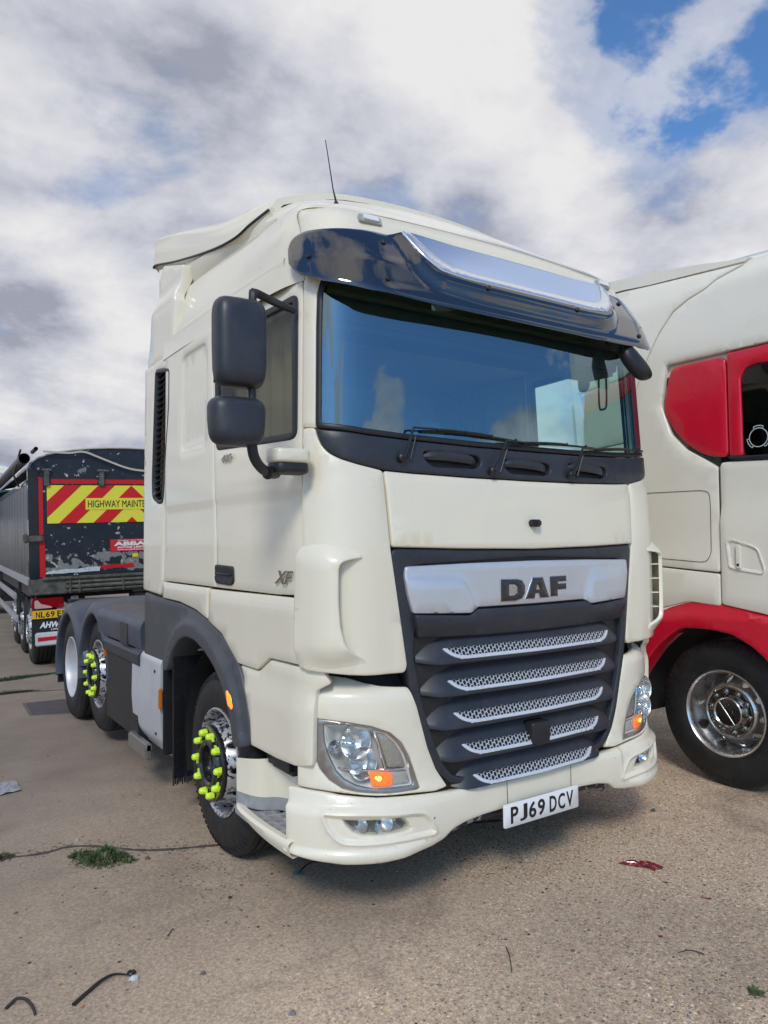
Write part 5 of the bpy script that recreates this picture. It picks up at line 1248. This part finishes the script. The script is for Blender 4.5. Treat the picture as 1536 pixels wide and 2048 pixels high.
for x, rz in ((2.25, 0), (4.25, PI)): wheel(sc, (x, 4.1, .5), 'drive', rz=rz)
MB().box((2.1, 3.5, 1.02), (2.6, 4.7, 1.08), .02).ob('mudguard', mudg, sc)

# ------------------------------------------------------------------ tipper trailer behind: local frame at its rear left corner, slightly turned and leaning
from mathutils import Euler
MT = Matrix.Translation((-1.2, 8.3, 0)) @ Matrix.Rotation(R(-3), 4, 'Z') @ Matrix.Rotation(R(-1.5), 4, 'Y') @ Matrix.Rotation(R(.5), 4, 'X')
tt = thing('tipper_trailer', 'dark navy tipping trailer with chevron tailgate and rolled sheet, seen from behind', 'trailer', MT.translation, MT.to_euler())
PW[tt.name] = MT
def tb(name, mb_, m, par=None, smooth=30, kind=None): return wlink(name, mb_.me(name, smooth), m, par or tt, kind=kind, mw=MT)
W0, W1 = .10, 2.72; CX = (W0+W1)/2
tg_m = chips(mat('tailgate_paint', (.016, .022, .032), .4, var=.25, vscale=5), (.22, .215, .195), 5.2, .49, .50, box=(1.28, 1.64, .22), dist=.6)
chips(tg_m, (.45, .45, .43), 13, .635, .64); chips(tg_m, (.20, .195, .175), 3.2, .665, .67, box=(2.5, 3.1, -.03))
# body: sides as vertical planks, floor, headboard, tailgate
for sg, x0, x1 in ((-1, W0, W0+.05), (1, W1-.05, W1)):
    for i in range(18):
        y0 = .06+i*.50
        if sg > 0 and i > 0: continue
        mb = MB(); mb.box((x0, y0+.010, 1.26), (x1, y0+(.490 if sg < 0 else 8.9), 2.56), .004 if sg < 0 else 0); tb('side_plank', mb, mat('navy_plank', (.05, .055, .062), .34, var=.25, vscale=1.5, dirt=((.16, .14, .12), .5, 3), bump=.1, bscale=3))
    mb = MB(); mb.box((x0-.012, .04, 2.52), (x1+.01, 9.06, 2.60), .01); tb('top_rail', mb, trail)
    mb = MB(); mb.box((x0-.03, -.02, 1.16), (x1+.01, 9.06, 1.262), .006); tb('bottom_rail', mb, mat('silver_rail', (.50, .50, .51), .4, metal=.5, dirt=((.1, .1, .1), .5, 8)))
    mb = MB(); mb.box((x0+.06 if sg < 0 else x0-.08, .6, .96), (x0+.10 if sg < 0 else x0-.04, 6.0, 1.14)); tb('side_member', mb, black, smooth=0)
mb = MB(); mb.box((W0, 9.0, 1.26), (W1, 9.06, 2.7)); tb('headboard', mb, trail, smooth=0)
mb = MB(); mb.box((W0, .05, 1.2), (W1, 9.0, 1.25)); mb.box((W0+.052, .07, 1.25), (W0+.058, 9.0, 2.55)); tb('floor', mb, deep, smooth=0)
tb('corner_post', MB().box((W0-.0, -.05, 1.02), (W0+.13, .06, 2.74), .01), trail); tb('corner_post', MB().box((W1-.13, -.05, 1.02), (W1, .06, 2.74), .01), trail)
topc = [(W0, 2.72)]+[(CX+(W1-W0)/2*math.cos(PI-PI*i/16)*.985, 2.74+.32*math.sin(PI*i/16)**.85) for i in range(1, 16)]+[(W1, 2.72)]
mb = MB(); mb.prism([(W0+.02, 2.66), (W1-.02, 2.66)]+topc[::-1], lambda a, b, c: (a, c, b), .0, .04); tb('arched_board', mb, tg_m)
mb = MB(); mb.tube([Vector((a, -.01, b)) for a, b in topc], .014, 6); tb('arch_edge', mb, mat('tarp_cream', (.5, .48, .42), .7))
mb = MB(); rows = [[(a, y, b+.005) for a, b in topc] for y in (.0, 9.0)]; mb.grid(rows); tb('roll_sheet_cover', mb, trail)
TG = tb('tailgate', MB().box((W0+.10, -.03, 1.26), (W1-.10, .03, 2.68), .008), tg_m)
def tpanel(name, poly, m, par, y=-.036, t_=.004):
    mb = MB(); mb.prism(poly, lambda a, b, c: (a, c, b), y-t_, y); return tb(name, mb, m, par, smooth=0)
# red reflective strips
for a0, b0, a1, b1 in ((.205, 1.84, .285, 2.62), (.215, 1.26, .30, 1.79), (.39, 2.535, .99, 2.60), (1.07, 2.535, 1.75, 2.60), (1.83, 2.535, 2.5, 2.60), (2.54, 1.26, 2.62, 2.62)):
    tpanel('reflective_strip', [(a0, b0), (a1, b0), (a1, b1), (a0, b1)], red_tape, TG)
tpanel('reflective_strip', [(1.03, 1.335), (1.47, 1.345), (1.46, 1.40), (1.00, 1.385)], red_tape, TG)
tpanel('torn_strip', [(.30, 1.300), (.40, 1.302), (.52, 1.297), (.60, 1.305), (.74, 1.303), (.88, 1.310), (1.0, 1.308), (1.01, 1.37), (.86, 1.372), (.70, 1.352), (.55, 1.358), (.36, 1.335), (.31, 1.325)], mat('torn_white', (.55, .58, .58), .5, dirt=((.2, .2, .18), .6, 20)), TG)
# chevron board
CB = tpanel('chevron_board', [(.335, 1.99), (2.575, 1.99), (2.575, 2.515), (.335, 2.515)], yel_tape, TG)
def clip_box(poly, x0, x1, z0, z1):
    for ax_i, v, s_ in ((0, x0, 1), (0, x1, -1), (1, z0, 1), (1, z1, -1)):
        o_ = []
        for i in range(len(poly)):
            a, b = poly[i-1], poly[i]; da, db = (a[ax_i]-v)*s_, (b[ax_i]-v)*s_
            if (da < 0) != (db < 0): t = da/(da-db); o_.append((a[0]+(b[0]-a[0])*t, a[1]+(b[1]-a[1])*t))
            if db >= 0: o_.append(b)
        poly = o_
        if not poly: break
    return poly
def stripes(z0, z1):
    k = 0
    for q in (-1.895, -1.445, -.995, -.545, -.095):
        w_ = .225; xc = 1.455
        L_ = clip_box([(xc+q+.02, 1.99), (xc+q+w_+.02, 1.99), (xc+q+w_+.545, 2.515), (xc+q+.545, 2.515)], .335, xc, z0, z1)
        for P in (L_, [(2*xc-a, b) for a, b in reversed(L_)] if L_ else None):
            if P and len(P) > 2 and abs(sum(P[i-1][0]*P[i][1]-P[i][0]*P[i-1][1] for i in range(len(P)))) > 1e-4: tpanel('chevron_stripe', P, red_film, CB, y=-.0402, t_=.002)
stripes(1.99, 2.515)
LB = tpanel('lettering_board', [(.83, 2.175), (2.08, 2.175), (2.08, 2.335), (.83, 2.335)], yel_tape, CB, y=-.0425, t_=.003)
def tt_text(name, body, x, z, w_, h_, m, par, y=-.047, **k):
    O = MT @ Vector((x, y, z)); U = MT.to_3x3() @ Vector((1, 0, 0)); V = MT.to_3x3() @ Vector((0, 0, 1)); return text(name, body, O, U, V, w_, h_, m, par, **k)
tt_text('lettering', 'HIGHWAY MAINTENANCE', .86, 2.205, 1.10, .10, mat('board_black', (.03, .03, .02), .5), LB)
# dealer sticker
SK = tpanel('sticker', [(1.15, 1.575), (1.86, 1.575), (1.86, 1.745), (1.15, 1.745)], mat('sticker_red', (.62, .02, .03), .4), TG)
tt_text('lettering', 'Another one from', 1.25, 1.72, .36, .018, white, SK, y=-.0415, depth=.001, bold=.02)
tt_text('lettering', 'ABBA', 1.20, 1.652, .44, .058, white, SK, y=-.0415, depth=.001, bold=.05)
tt_text('lettering', 'AUTOS LIMITED', 1.24, 1.615, .46, .028, white, SK, y=-.0415, depth=.001, bold=.04)
tt_text('lettering', 'www.abbaautos', 1.24, 1.588, .44, .018, white, SK, y=-.0415, depth=.001, bold=.03)
tpanel('yellow_tag', [(1.45, 1.485), (1.53, 1.485), (1.53, 1.535), (1.45, 1.535)], mat('tag_yellow', (.75, .60, .03), .5), TG)
# hinges, latch, sill, pipes
for x in (.335, 1.05, 1.78, 2.48):
    mb = MB(); mb.box((x-.035, -.075, 2.50), (x+.035, -.03, 2.74), .01); mb.tube([(x-.06, -.06, 2.72), (x+.06, -.06, 2.72)], .022, 8); tb('hinge', mb, rust, TG)
for x in (.16, W1-.06):
    mb = MB(); mb.box((x-.10, -.09, 1.74), (x+.12, -.04, 1.83), .015); mb.box((x-.13, -.10, 1.73), (x-.06, .05, 1.86), .02); tb('latch', mb, rust)
mb = MB(); mb.box((W0-.01, -.06, 1.02), (W1+.01, .02, 1.245), .012); mb.box((W0+.15, -.10, 1.215), (W1-.1, -.05, 1.262), .012); tb('rear_sill', mb, rust)
mb = MB()
for z, r_ in ((1.175, .022), (1.115, .030), (1.06, .018)): mb.tube([(W0+.45, -.095, z), (W1-.1, -.095, z)], r_, 8)
for x in (.60, .72, 1.30, 1.9, 2.2): mb.box((x-.014, -.13, 1.03), (x+.014, -.07, 1.21), .006)
tb('spreader_pipes', mb, rust)
mb = MB(); mb.tube([(1.45, -.02, 1.0), (1.75, -.02, 1.0), (2.3, .0, 1.0)], .02, 6); mb.box((1.5, .1, .82), (2.4, .5, .96), .01); tb('chassis_bracket', mb, rust)
# roller sheet with its arm
mb = MB(); mb.tube([(W0-.05, -.22, 2.86), (W0-.05, 9.0, 2.80)], .07, 16, cap=False); mb.tube([(W0-.05, -.222, 2.86), (W0-.05, .3, 2.858)], .045, 14, cap=False); tb('rolled_sheet', mb, mat('sheet_navy', (.02, .032, .06), .38, var=.3, vscale=9, bump=.2, bscale=14))
mb = MB(); mb.tube([(W0+.09, -.25, 2.99), (W0+.09, .2, 2.99)], .028, 10, cap=False); mb.tube([(W0-.08, -.05, 2.99), (W0-.12, .6, 2.70), (W0-.03, .9, 2.55)], .014, 6); tb('sheet_pole', mb, rust)
mb = MB(); P = spline([(.30, -.06, 2.975), (.62, -.06, 2.965), (.82, -.06, 2.985), (1.05, -.06, 2.90), (1.45, -.06, 2.755), (1.9, -.06, 2.72), (2.6, -.06, 2.70)], 5)
for a, b in zip(P, P[1:]): 
    k = len(mb.v); mb.v += [(a[0], a[1], a[2]-.014), (a[0], a[1], a[2]+.014), (b[0], b[1], b[2]+.014), (b[0], b[1], b[2]-.014), (a[0], a[1]+.004, a[2]-.014), (a[0], a[1]+.004, a[2]+.014), (b[0], b[1]+.004, b[2]+.014), (b[0], b[1]+.004, b[2]-.014)]
    mb.f += [(k, k+1, k+2, k+3), (k+4, k+7, k+6, k+5), (k+1, k+5, k+6, k+2), (k, k+3, k+7, k+4)]
tb('strap', mb, mat('strap_cream', (.52, .47, .38), .8))
# lamps, plate, mud flap, bumper
for x0 in (.125, W1-.55):
    mb = MB(); mb.box((x0, -.05, .832), (x0+.40, .02, .975), .012); tl = tb('tail_lamp', mb, red_lens)
    mb = MB(); mb.prism(rnd([(x0+.03, .84), (x0+.03, .95), (x0+.07, .955), (x0+.11, .90), (x0+.17, .885), (x0+.24, .86), (x0+.25, .84)], .015, 2), lambda a, b, c: (a, c, b), -.053, -.05); tb('lamp_patch', mb, mat('pink_lens', (.60, .36, .33), .2, coat=1.), tl)
NP2 = tb('number_plate', MB().box((.13, -.045, .70), (.65, -.03, .811), .003), mat('plate_yellow', (.80, .47, .02), .4, coat=.3))
plate_chars('NL69 EFT', .171, lambda ch, x, par: tt_text('plate_character', ch, x, .7155, .050, .079, ink, par, y=-.0455, depth=.001, bold=.02), NP2)
tb('mud_flap', MB().box((W1-.75, -.02, .35), (W1-.12, .0, .70)), black, smooth=0); MF = tb('mud_flap', MB().box((.12, -.02, .35), (.75, .0, .70)), black, smooth=0)
tt_text('lettering', 'AHWE', .215, .568, .30, .085, white, MF, y=-.022, depth=.001, shear=.25, bold=.045)
tt_text('lettering', 'LIMITED', .36, .535, .20, .022, white, MF, y=-.022, depth=.001, bold=.02)
RB = tb('rear_bumper', MB().box((.155, -.09, .335), (2.60, -.03, .515), .015), mat('bumper_white', (.60, .61, .62), .45, dirt=((.2, .18, .16), .4, 7)))
for x in (.185, 2.2): tpanel('reflective_strip', [(x, .40), (x+.24, .408), (x+.25, .458), (x, .455)], red_tape, RB, y=-.092, t_=.002)
tb('junction_box', MB().box((.62, -.02, .87), (.72, .03, .98), .008), greyst)
mb = MB(); mb.box((.7, .1, .8), (.82, 8.5, 1.1)); mb.box((1.95, .1, .8), (2.07, 8.5, 1.1)); mb.box((.2, .15, .95), (2.5, .3, 1.15)); tb('chassis', mb, deep, smooth=0)
for y0, y1 in ((1.9, 7.5),):
    for z in (.83, .50):
        mb = MB(); mb.box((.06, y0-.25*(z < .6), z), (.10, y1, z+.11), .01); mb.box((.05, y0-.25*(z < .6), z+.045), (.062, y1, z+.065)); tb('side_guard_rail', mb, mat('silver_rail', (.5, .5, .51), .4))
mb = MB(); mb.box((.12, 1.9, .5), (.16, 1.96, 1.1)); mb.box((.12, 6.0, .5), (.16, 6.06, 1.1)); tb('guard_post', mb, black, smooth=0)
for y in (.75, 2.05, 3.35):
    for x, rz in ((.32, 0), (W1-.22, PI)):
        W = Matrix.Translation((MT @ Vector((x, y, 0))).xy.to_3d()+Vector((0, 0, .50))) @ Matrix.Rotation(R(-3)+rz, 4, 'Z')
        wb = wlink('wheel', T_, rubber, tt, mw=W)
        wlink('rim', rim_barrel(.15, .25).me('rim', 40), white_al, wb, mw=W); wlink('wheel_disc', DISC_F, white_al, wb, mw=W)

# ------------------------------------------------------------------ cream cab far behind the trailer
fc = thing('parked_lorry', 'pale cab roof just visible beyond the far left end of the navy trailer', 'lorry', (-1.4, 19.5, 0))
st = [[(x, y, z) for x, z in ((-1.9, .4), (-1.9, 2.9), (-1.82, 3.35), (-1.5, 3.62+dz), (-.65, 3.75+dz), (.2, 3.62+dz), (.5, 3.35), (.58, 2.9), (.58, .4))] for y, dz in ((18.0, -.2), (18.3, 0), (19.5, .1), (20.3, .05))]
mb = MB(); mb.grid(loft(st, 3, 3), True); mb.ob('cab_shell', cream, fc, fix=False, smooth=40)
MB().box((-1.75, 17.95, 2.3), (.45, 18.05, 3.1), .04).ob('rear_window', dark_g, fc)
mb = MB(); mb.tube([(-1.2, 18.4, 3.6), (-1.22, 18.4, 4.3)], .012, 6); mb.ob('aerial', black, fc)
mb = MB(); mb.box((-1.85, 18.05, .3), (.53, 20.4, 1.2)); mb.ob('cab_base', deep, fc, smooth=0)

# ------------------------------------------------------------------ things lying on the yard
def gz(x, y): return gh(x, y) if -6 < x < 7 and -3.6 < y < 14.2 else -.02
rs = random.Random(11)
def pebble(mb_, x, y, r, sq_=.6):
    z = gz(x, y); b = len(mb_.v); n = 6; ph = rs.uniform(0, 6)
    for h_, k_ in ((-.3, .9), (.35, 1.), (.9, .5)):
        for i in range(n):
            a = 2*PI*i/n+ph; q = r*k_*rs.uniform(.8, 1.2); mb_.v.append((x+q*math.cos(a)*1.2, y+q*math.sin(a), z+r*h_*sq_))
    for j in (0, 1):
        for i in range(n): mb_.f.append((b+j*n+i, b+j*n+(i+1) % n, b+(j+1)*n+(i+1) % n, b+(j+1)*n+i))
    mb_.f.append(tuple(b+2*n+i for i in range(n)))
for m_, cnt, cl in (('light', 420, (.36, .30, .23)), ('dark', 380, (.05, .045, .042)), ('tan', 320, (.26, .17, .09))):
    mb = MB()
    for i in range(cnt):
        d = rs.uniform(.2, 1)**1.4*7; a = rs.uniform(R(8), R(62)); x = -2.74+d*math.sin(a)*1.0; y = -2.71+d*math.cos(a)
        if rs.random() < .3: a = rs.uniform(R(-12), R(25)); x = -2.74+d*math.sin(a); y = -2.71+d*math.cos(a)
        pebble(mb, x, y, rs.choice((.002, .003, .003, .004, .005, .007)))
    mb.ob('gravel', mat('pebble_'+m_, cl, .8), None, kind='stuff', smooth=60, fix=False)
def stone(x, y, r, label, col, grp=None):
    mb = MB(); pebble(mb, x, y, r, .9); o = mb.ob('stone', mat('stone_%d' % int(col[0]*1000), col, .8, var=.3, vscale=80), None, smooth=60); tag(o, label, 'stone', grp)
for x, y, r, lb, c_ in ((-1.908, .315, .016, 'pale lump of crumpled foil beside the eyelet of the black cable tie', (.55, .56, .57)), (-2.113, .248, .008, 'small orange pebble at the tail of the black cable tie', (.45, .17, .07)),
                    (-1.537, 1.409, .014, 'brown stone between the weed tuft and the front tyre', (.13, .09, .07)), (-1.799, 1.892, .012, 'pale stone on the slab joint behind the weed tuft', (.4, .37, .33)),
                    (-1.341, .726, .010, 'round dark pebble in front of the step of the cream cab', (.04, .04, .04)), (-1.671, .191, .010, 'dark grey pebble between the cable tie and the bumper', (.14, .14, .13)),
                    (-2.216, 1.163, .009, 'brown pebble on the bare left part of the yard', (.18, .13, .09)), (-1.493, -.236, .013, 'grey stone near the bottom edge of the yard', (.2, .2, .21)),
                    (1.293, .273, .016, 'dark chip of stone in front of the right lamp pod', (.1, .09, .09))):
    stone(x, y, r, lb, c_)
blk = mat('cable_black', (.012, .012, .014), .35)
def lie(pts, r, name, label, cat, m_, n=6, grp=None, flat=1.):
    P = spline([(x, y, gz(x, y)+z) for x, y, z in pts], 6)
    mb = MB(); k = len(P); mb.tube(P, [r*(1-.35*i/k) for i in range(k)] if not isinstance(r, list) else r, n)
    o = mb.ob(name, m_, None, smooth=50); tag(o, label, cat, grp); return o
ct = lie([(-2.139, .274, .004), (-2.085, .318, .006), (-2.027, .356, .012), (-1.985, .372, .013), (-1.957, .372, .010), (-1.925, .352, .006)], [.009-.006*i/31+0*i for i in range(31)], 'cable_tie', 'black cable tie end with an eyelet lying on the bottom left of the yard', 'cable tie', blk)
mb = MB(); ring = [(-1.908+.013*math.cos(a), .352+.013*math.sin(a), .006) for a in [2*PI*k/14 for k in range(15)]]; mb.tube(ring, .005, 6, cap=False); mb.ob('eyelet', blk, ct)
lie([(-2.35, .392, .004), (-2.33, .412, .006), (-2.31, .42, .012), (-2.285, .405, .010), (-2.272, .37, .006), (-2.268, .33, .008), (-2.267, .292, .004)], .007, 'rope_end', 'frayed dark strap end curled in the bottom left corner', 'strap', mat('strap_dark', (.035, .034, .033), .8))
lie([(-.95, .77, .004), (-.90, .80, .012), (-.83, .83, .010), (-.74, .80, .006)], .004, 'wire', 'thin dark wire with blue frayed end under the bumper', 'wire', blk)
mb = MB()
for i in range(60):
    a, q = rs.uniform(0, 2*PI), rs.uniform(.0, .035); x, y = -.95+q*math.cos(a), .765+q*math.sin(a); b = len(mb.v)
    mb.v += [(x, y, gz(x, y)+.002), (x+.006, y+.002, gz(x, y)+.004), (x+rs.uniform(-.015, .015), y+rs.uniform(-.015, .015), gz(x, y)+rs.uniform(.004, .018))]; mb.f.append((b, b+1, b+2))
o = mb.ob('frayed_thread', mat('blue_thread', (.06, .16, .19), .8), None, smooth=0); tag(o, 'tuft of frayed blue thread at the end of the thin wire', 'thread')
for a, b, lb in (((.185, -.55), (-.072-.0, -.65), 0), ((.075, -.86), (.0, -.79), 'curved dark twig towards the bottom right'), ((-.262, -1.068), (-.216, -1.108), 'short pale straw on the bottom right of the yard'), ((-.55, -.35), (-.66, -.50), 'long thin brown stalk in the middle of the foreground'), ((-1.70, .55), (-1.66, .60), 'small dark splinter near the black cable tie')):
    if lb == 0: continue
    lie([(a[0], a[1], .003), ((a[0]+b[0])/2+.012, (a[1]+b[1])/2+.01, .008), (b[0], b[1], .003)], .0028, 'twig', lb, 'twig', mat('twig_pale', (.36, .31, .22), .8) if 'pale' in lb else mat('twig_dark', (.06, .045, .035), .8), 5)
# torn red film and scraps of it
mr = mat('crumpled_red_film', (.20, .006, .015), .18, coat=.8, bump=.6, bscale=60)
def scrap(pts, label, h_=.008, n=14):
    P = dens(pts, .012); mb = MB(); cx_ = sum(p[0] for p in P)/len(P); cy_ = sum(p[1] for p in P)/len(P); rings = []
    for f_ in (1., .7, .35): rings.append([(cx_+(x-cx_)*f_, cy_+(y-cy_)*f_, gz(x, y)+.003+(h_*rs.uniform(.2, 1.) if f_ < 1 else rs.uniform(0, .003))) for x, y in P]+[None])
    for r_ in rings: r_[-1] = r_[0]
    mb.grid(rings); b = len(mb.v); mb.v.append((cx_, cy_, gz(cx_, cy_)+.006)); k = len(P)+1
    mb.f += [(2*k+i, 2*k+i+1, b) for i in range(k-1)]
    o = mb.ob('plastic_scrap', mr, None, smooth=25, fix=False); tag(o, label, 'scrap', 'scraps of red film on the yard')
scrap([(.481, -.100), (.52, -.115), (.555, -.105), (.59, -.150), (.635, -.18), (.640, -.262), (.615, -.280), (.585, -.262), (.56, -.272), (.565, -.235), (.54, -.20), (.50, -.145)], 'largest crumpled strip of dark red film on the yard in front of the bumper', .014)
scrap([(.50, -.565), (.53, -.590), (.535, -.610), (.515, -.600)], 'small curl of red film to the lower right of the largest red strip', .006)
scrap([(.046, -.660), (.060, -.671), (.050, -.683), (.038, -.672)], 'tiny red speck of film lowest on the yard', .004)
# newspaper at the left edge, drain cover
mb = MB(); rows = []
for i in range(9):
    rows.append([(-2.30+.045*i, 3.02+.038*j+.01*math.sin(i), gz(-2.1, 3.1)+.004+.012*abs(math.sin(i*1.3+j*.8))*(.3+.7*(i > 5))) for j in range(8)])
mb.grid(rows); o = mb.ob('newspaper', mat('newsprint', (.34, .34, .36), .85, var=.5, vscale=40), None, fix=False); tag(o, 'crumpled grey newspaper sheet at the left edge of the yard', 'newspaper')
mb = MB(); b_ = [(-1.50, 5.50), (-1.10, 5.35), (-1.08, 6.08), (-1.47, 6.12)]; mb.prism(b_, lambda a, b, c: (a, b, c), -.01, .006)
dcv = mb.ob('drain_cover', mat('drain_iron', (.085, .075, .075), .6, var=.4, vscale=14), None, smooth=0); tag(dcv, 'flat dark iron drain cover in the concrete beside the rear wheel', 'drain cover')
MB().prism([(-1.53, 5.47), (-1.07, 5.31), (-1.04, 6.12), (-1.50, 6.16)], lambda a, b, c: (a, b, c), -.01, .002).ob('frame', mat('drain_frame', (.12, .11, .10), .7), dcv, smooth=0)
# joints between slabs, filled with silt
silt = mat('joint_silt', (.085, .072, .058), .95, var=.4, vscale=20)
for pts, w_ in (([(-3.6, 2.7), (-2.2, 1.885), (-1.826, 1.81), (-1.50, 1.52), (-1.184, 1.375), (-.6, 1.1), (.4, .7)], .028), ([(-3.2, 8.6), (-1.45, 7.80), (-.9, 7.95), (1.5, 7.6), (4, 7.4)], .04), ([(-3.0, 7.3), (-1.62, 6.85), (-1.25, 6.78), (.5, 6.4), (3, 6.2)], .03)):
    P = spline([(x, y, 0) for x, y in pts], 14); mb = MB(); rows = []
    for p in P:
        q = rs.uniform(.5, 1.3)*w_/2; dx, dy = .35, .94; rows.append([(p[0]-dx*q, p[1]-dy*q, gz(p[0], p[1])+.0025), (p[0]+dx*q, p[1]+dy*q, gz(p[0], p[1])+.0025)])
    mb.grid(rows); mb.ob('slab_joint', silt, None, kind='structure', fix=False, smooth=60)
# grit gathered along the joints
mb = MB()
for i in range(420):
    t = rs.random(); P = spline([(x, y, 0) for x, y in [(-3.0, 2.35), (-2.2, 1.885), (-1.826, 1.81), (-1.50, 1.52), (-1.184, 1.375), (-.6, 1.1), (.4, .7)]], 4); p = P[int(t*(len(P)-1))]
    pebble(mb, p[0]+rs.gauss(0, .06), p[1]+rs.gauss(0, .05), rs.choice((.003, .004, .005, .007)))
for i in range(260):
    a = rs.uniform(0, 2*PI); pebble(mb, -1.25+rs.gauss(0, .25), 1.0+rs.gauss(0, .25), rs.choice((.003, .004, .006)))
mb.ob('gravel', mat('pebble_grit', (.15, .125, .10), .9), None, kind='stuff', smooth=60, fix=False)
# weeds
gr_m = mat('weed_green', (.055, .085, .03), .7, var=.5, vscale=30); gr_p = mat('weed_pale', (.14, .15, .075), .75)
def weed(cx_, cy_, rx, ry, n_, hmax, name, label, cat, m_=gr_m, kind=None, rot=0.):
    mb = MB()
    for i in range(n_):
        a = rs.uniform(0, 2*PI); q = math.sqrt(rs.random()); u, v = rx*q*math.cos(a), ry*q*math.sin(a)
        x, y = cx_+u*math.cos(rot)-v*math.sin(rot), cy_+u*math.sin(rot)+v*math.cos(rot); z = gz(x, y)
        d = rs.uniform(0, 2*PI); l_ = rs.uniform(.02, .06)*(1.2-q); h_ = rs.uniform(.2, 1)*hmax*(1.15-q); w_ = rs.uniform(.0015, .004); dx, dy = math.cos(d), math.sin(d); b = len(mb.v)
        mb.v += [(x-dy*w_, y+dx*w_, z), (x+dy*w_, y-dx*w_, z), (x+dx*l_*.5+dy*w_*1.3, y+dy*l_*.5-dx*w_*1.3, z+h_*.8), (x+dx*l_*.5-dy*w_*1.3, y+dy*l_*.5+dx*w_*1.3, z+h_*.8), (x+dx*l_, y+dy*l_, z+h_)]
        mb.f += [(b, b+1, b+2, b+3), (b+3, b+2, b+4)]
    o = mb.ob(name, m_, None, smooth=0, kind=kind, fix=False)
    if not kind: tag(o, label, cat)
    return o
gr_m = mat('weed_leaf', (.085, .125, .045), .7, var=.5, vscale=30)
w0 = weed(-1.745, 1.55, .17, .13, 420, .03, 'weed', 'low green weed tuft in the slab joint beside the front wheel', 'weed', gr_m, rot=R(-40))
for i_, (dx, dy, r_, n_, h_) in enumerate(((.03, .02, .07, 380, .06), (-.06, .05, .06, 260, .05), (.08, -.06, .06, 240, .045), (-.10, .10, .05, 140, .035), (.0, -.07, .05, 170, .05), (.12, -.12, .035, 80, .03), (-.04, -.03, .05, 180, .06))):
    f_ = weed(-1.745+dx, 1.56+dy, r_, r_*.8, n_, h_*1.3, 'foliage', '', '', gr_p if i_ % 3 == 1 else gr_m, kind='x', rot=R(-40)); f_.parent = w0; del f_['kind']
weed(-2.20, 1.88, .07, .05, 250, .03, 'weed', 'tiny brownish weed at the far left edge of the slab joint', 'weed', mat('weed_brown', (.10, .085, .045), .8))
weed(-1.45, 7.85, .75, .10, 2200, .05, 'grass', '', '', kind='stuff', rot=R(12)); weed(-1.55, 6.85, .35, .06, 900, .04, 'grass', '', '', kind='stuff')
weed(.0, -1.12, .03, .02, 60, .02, 'moss', '', '', gr_m, kind='stuff')
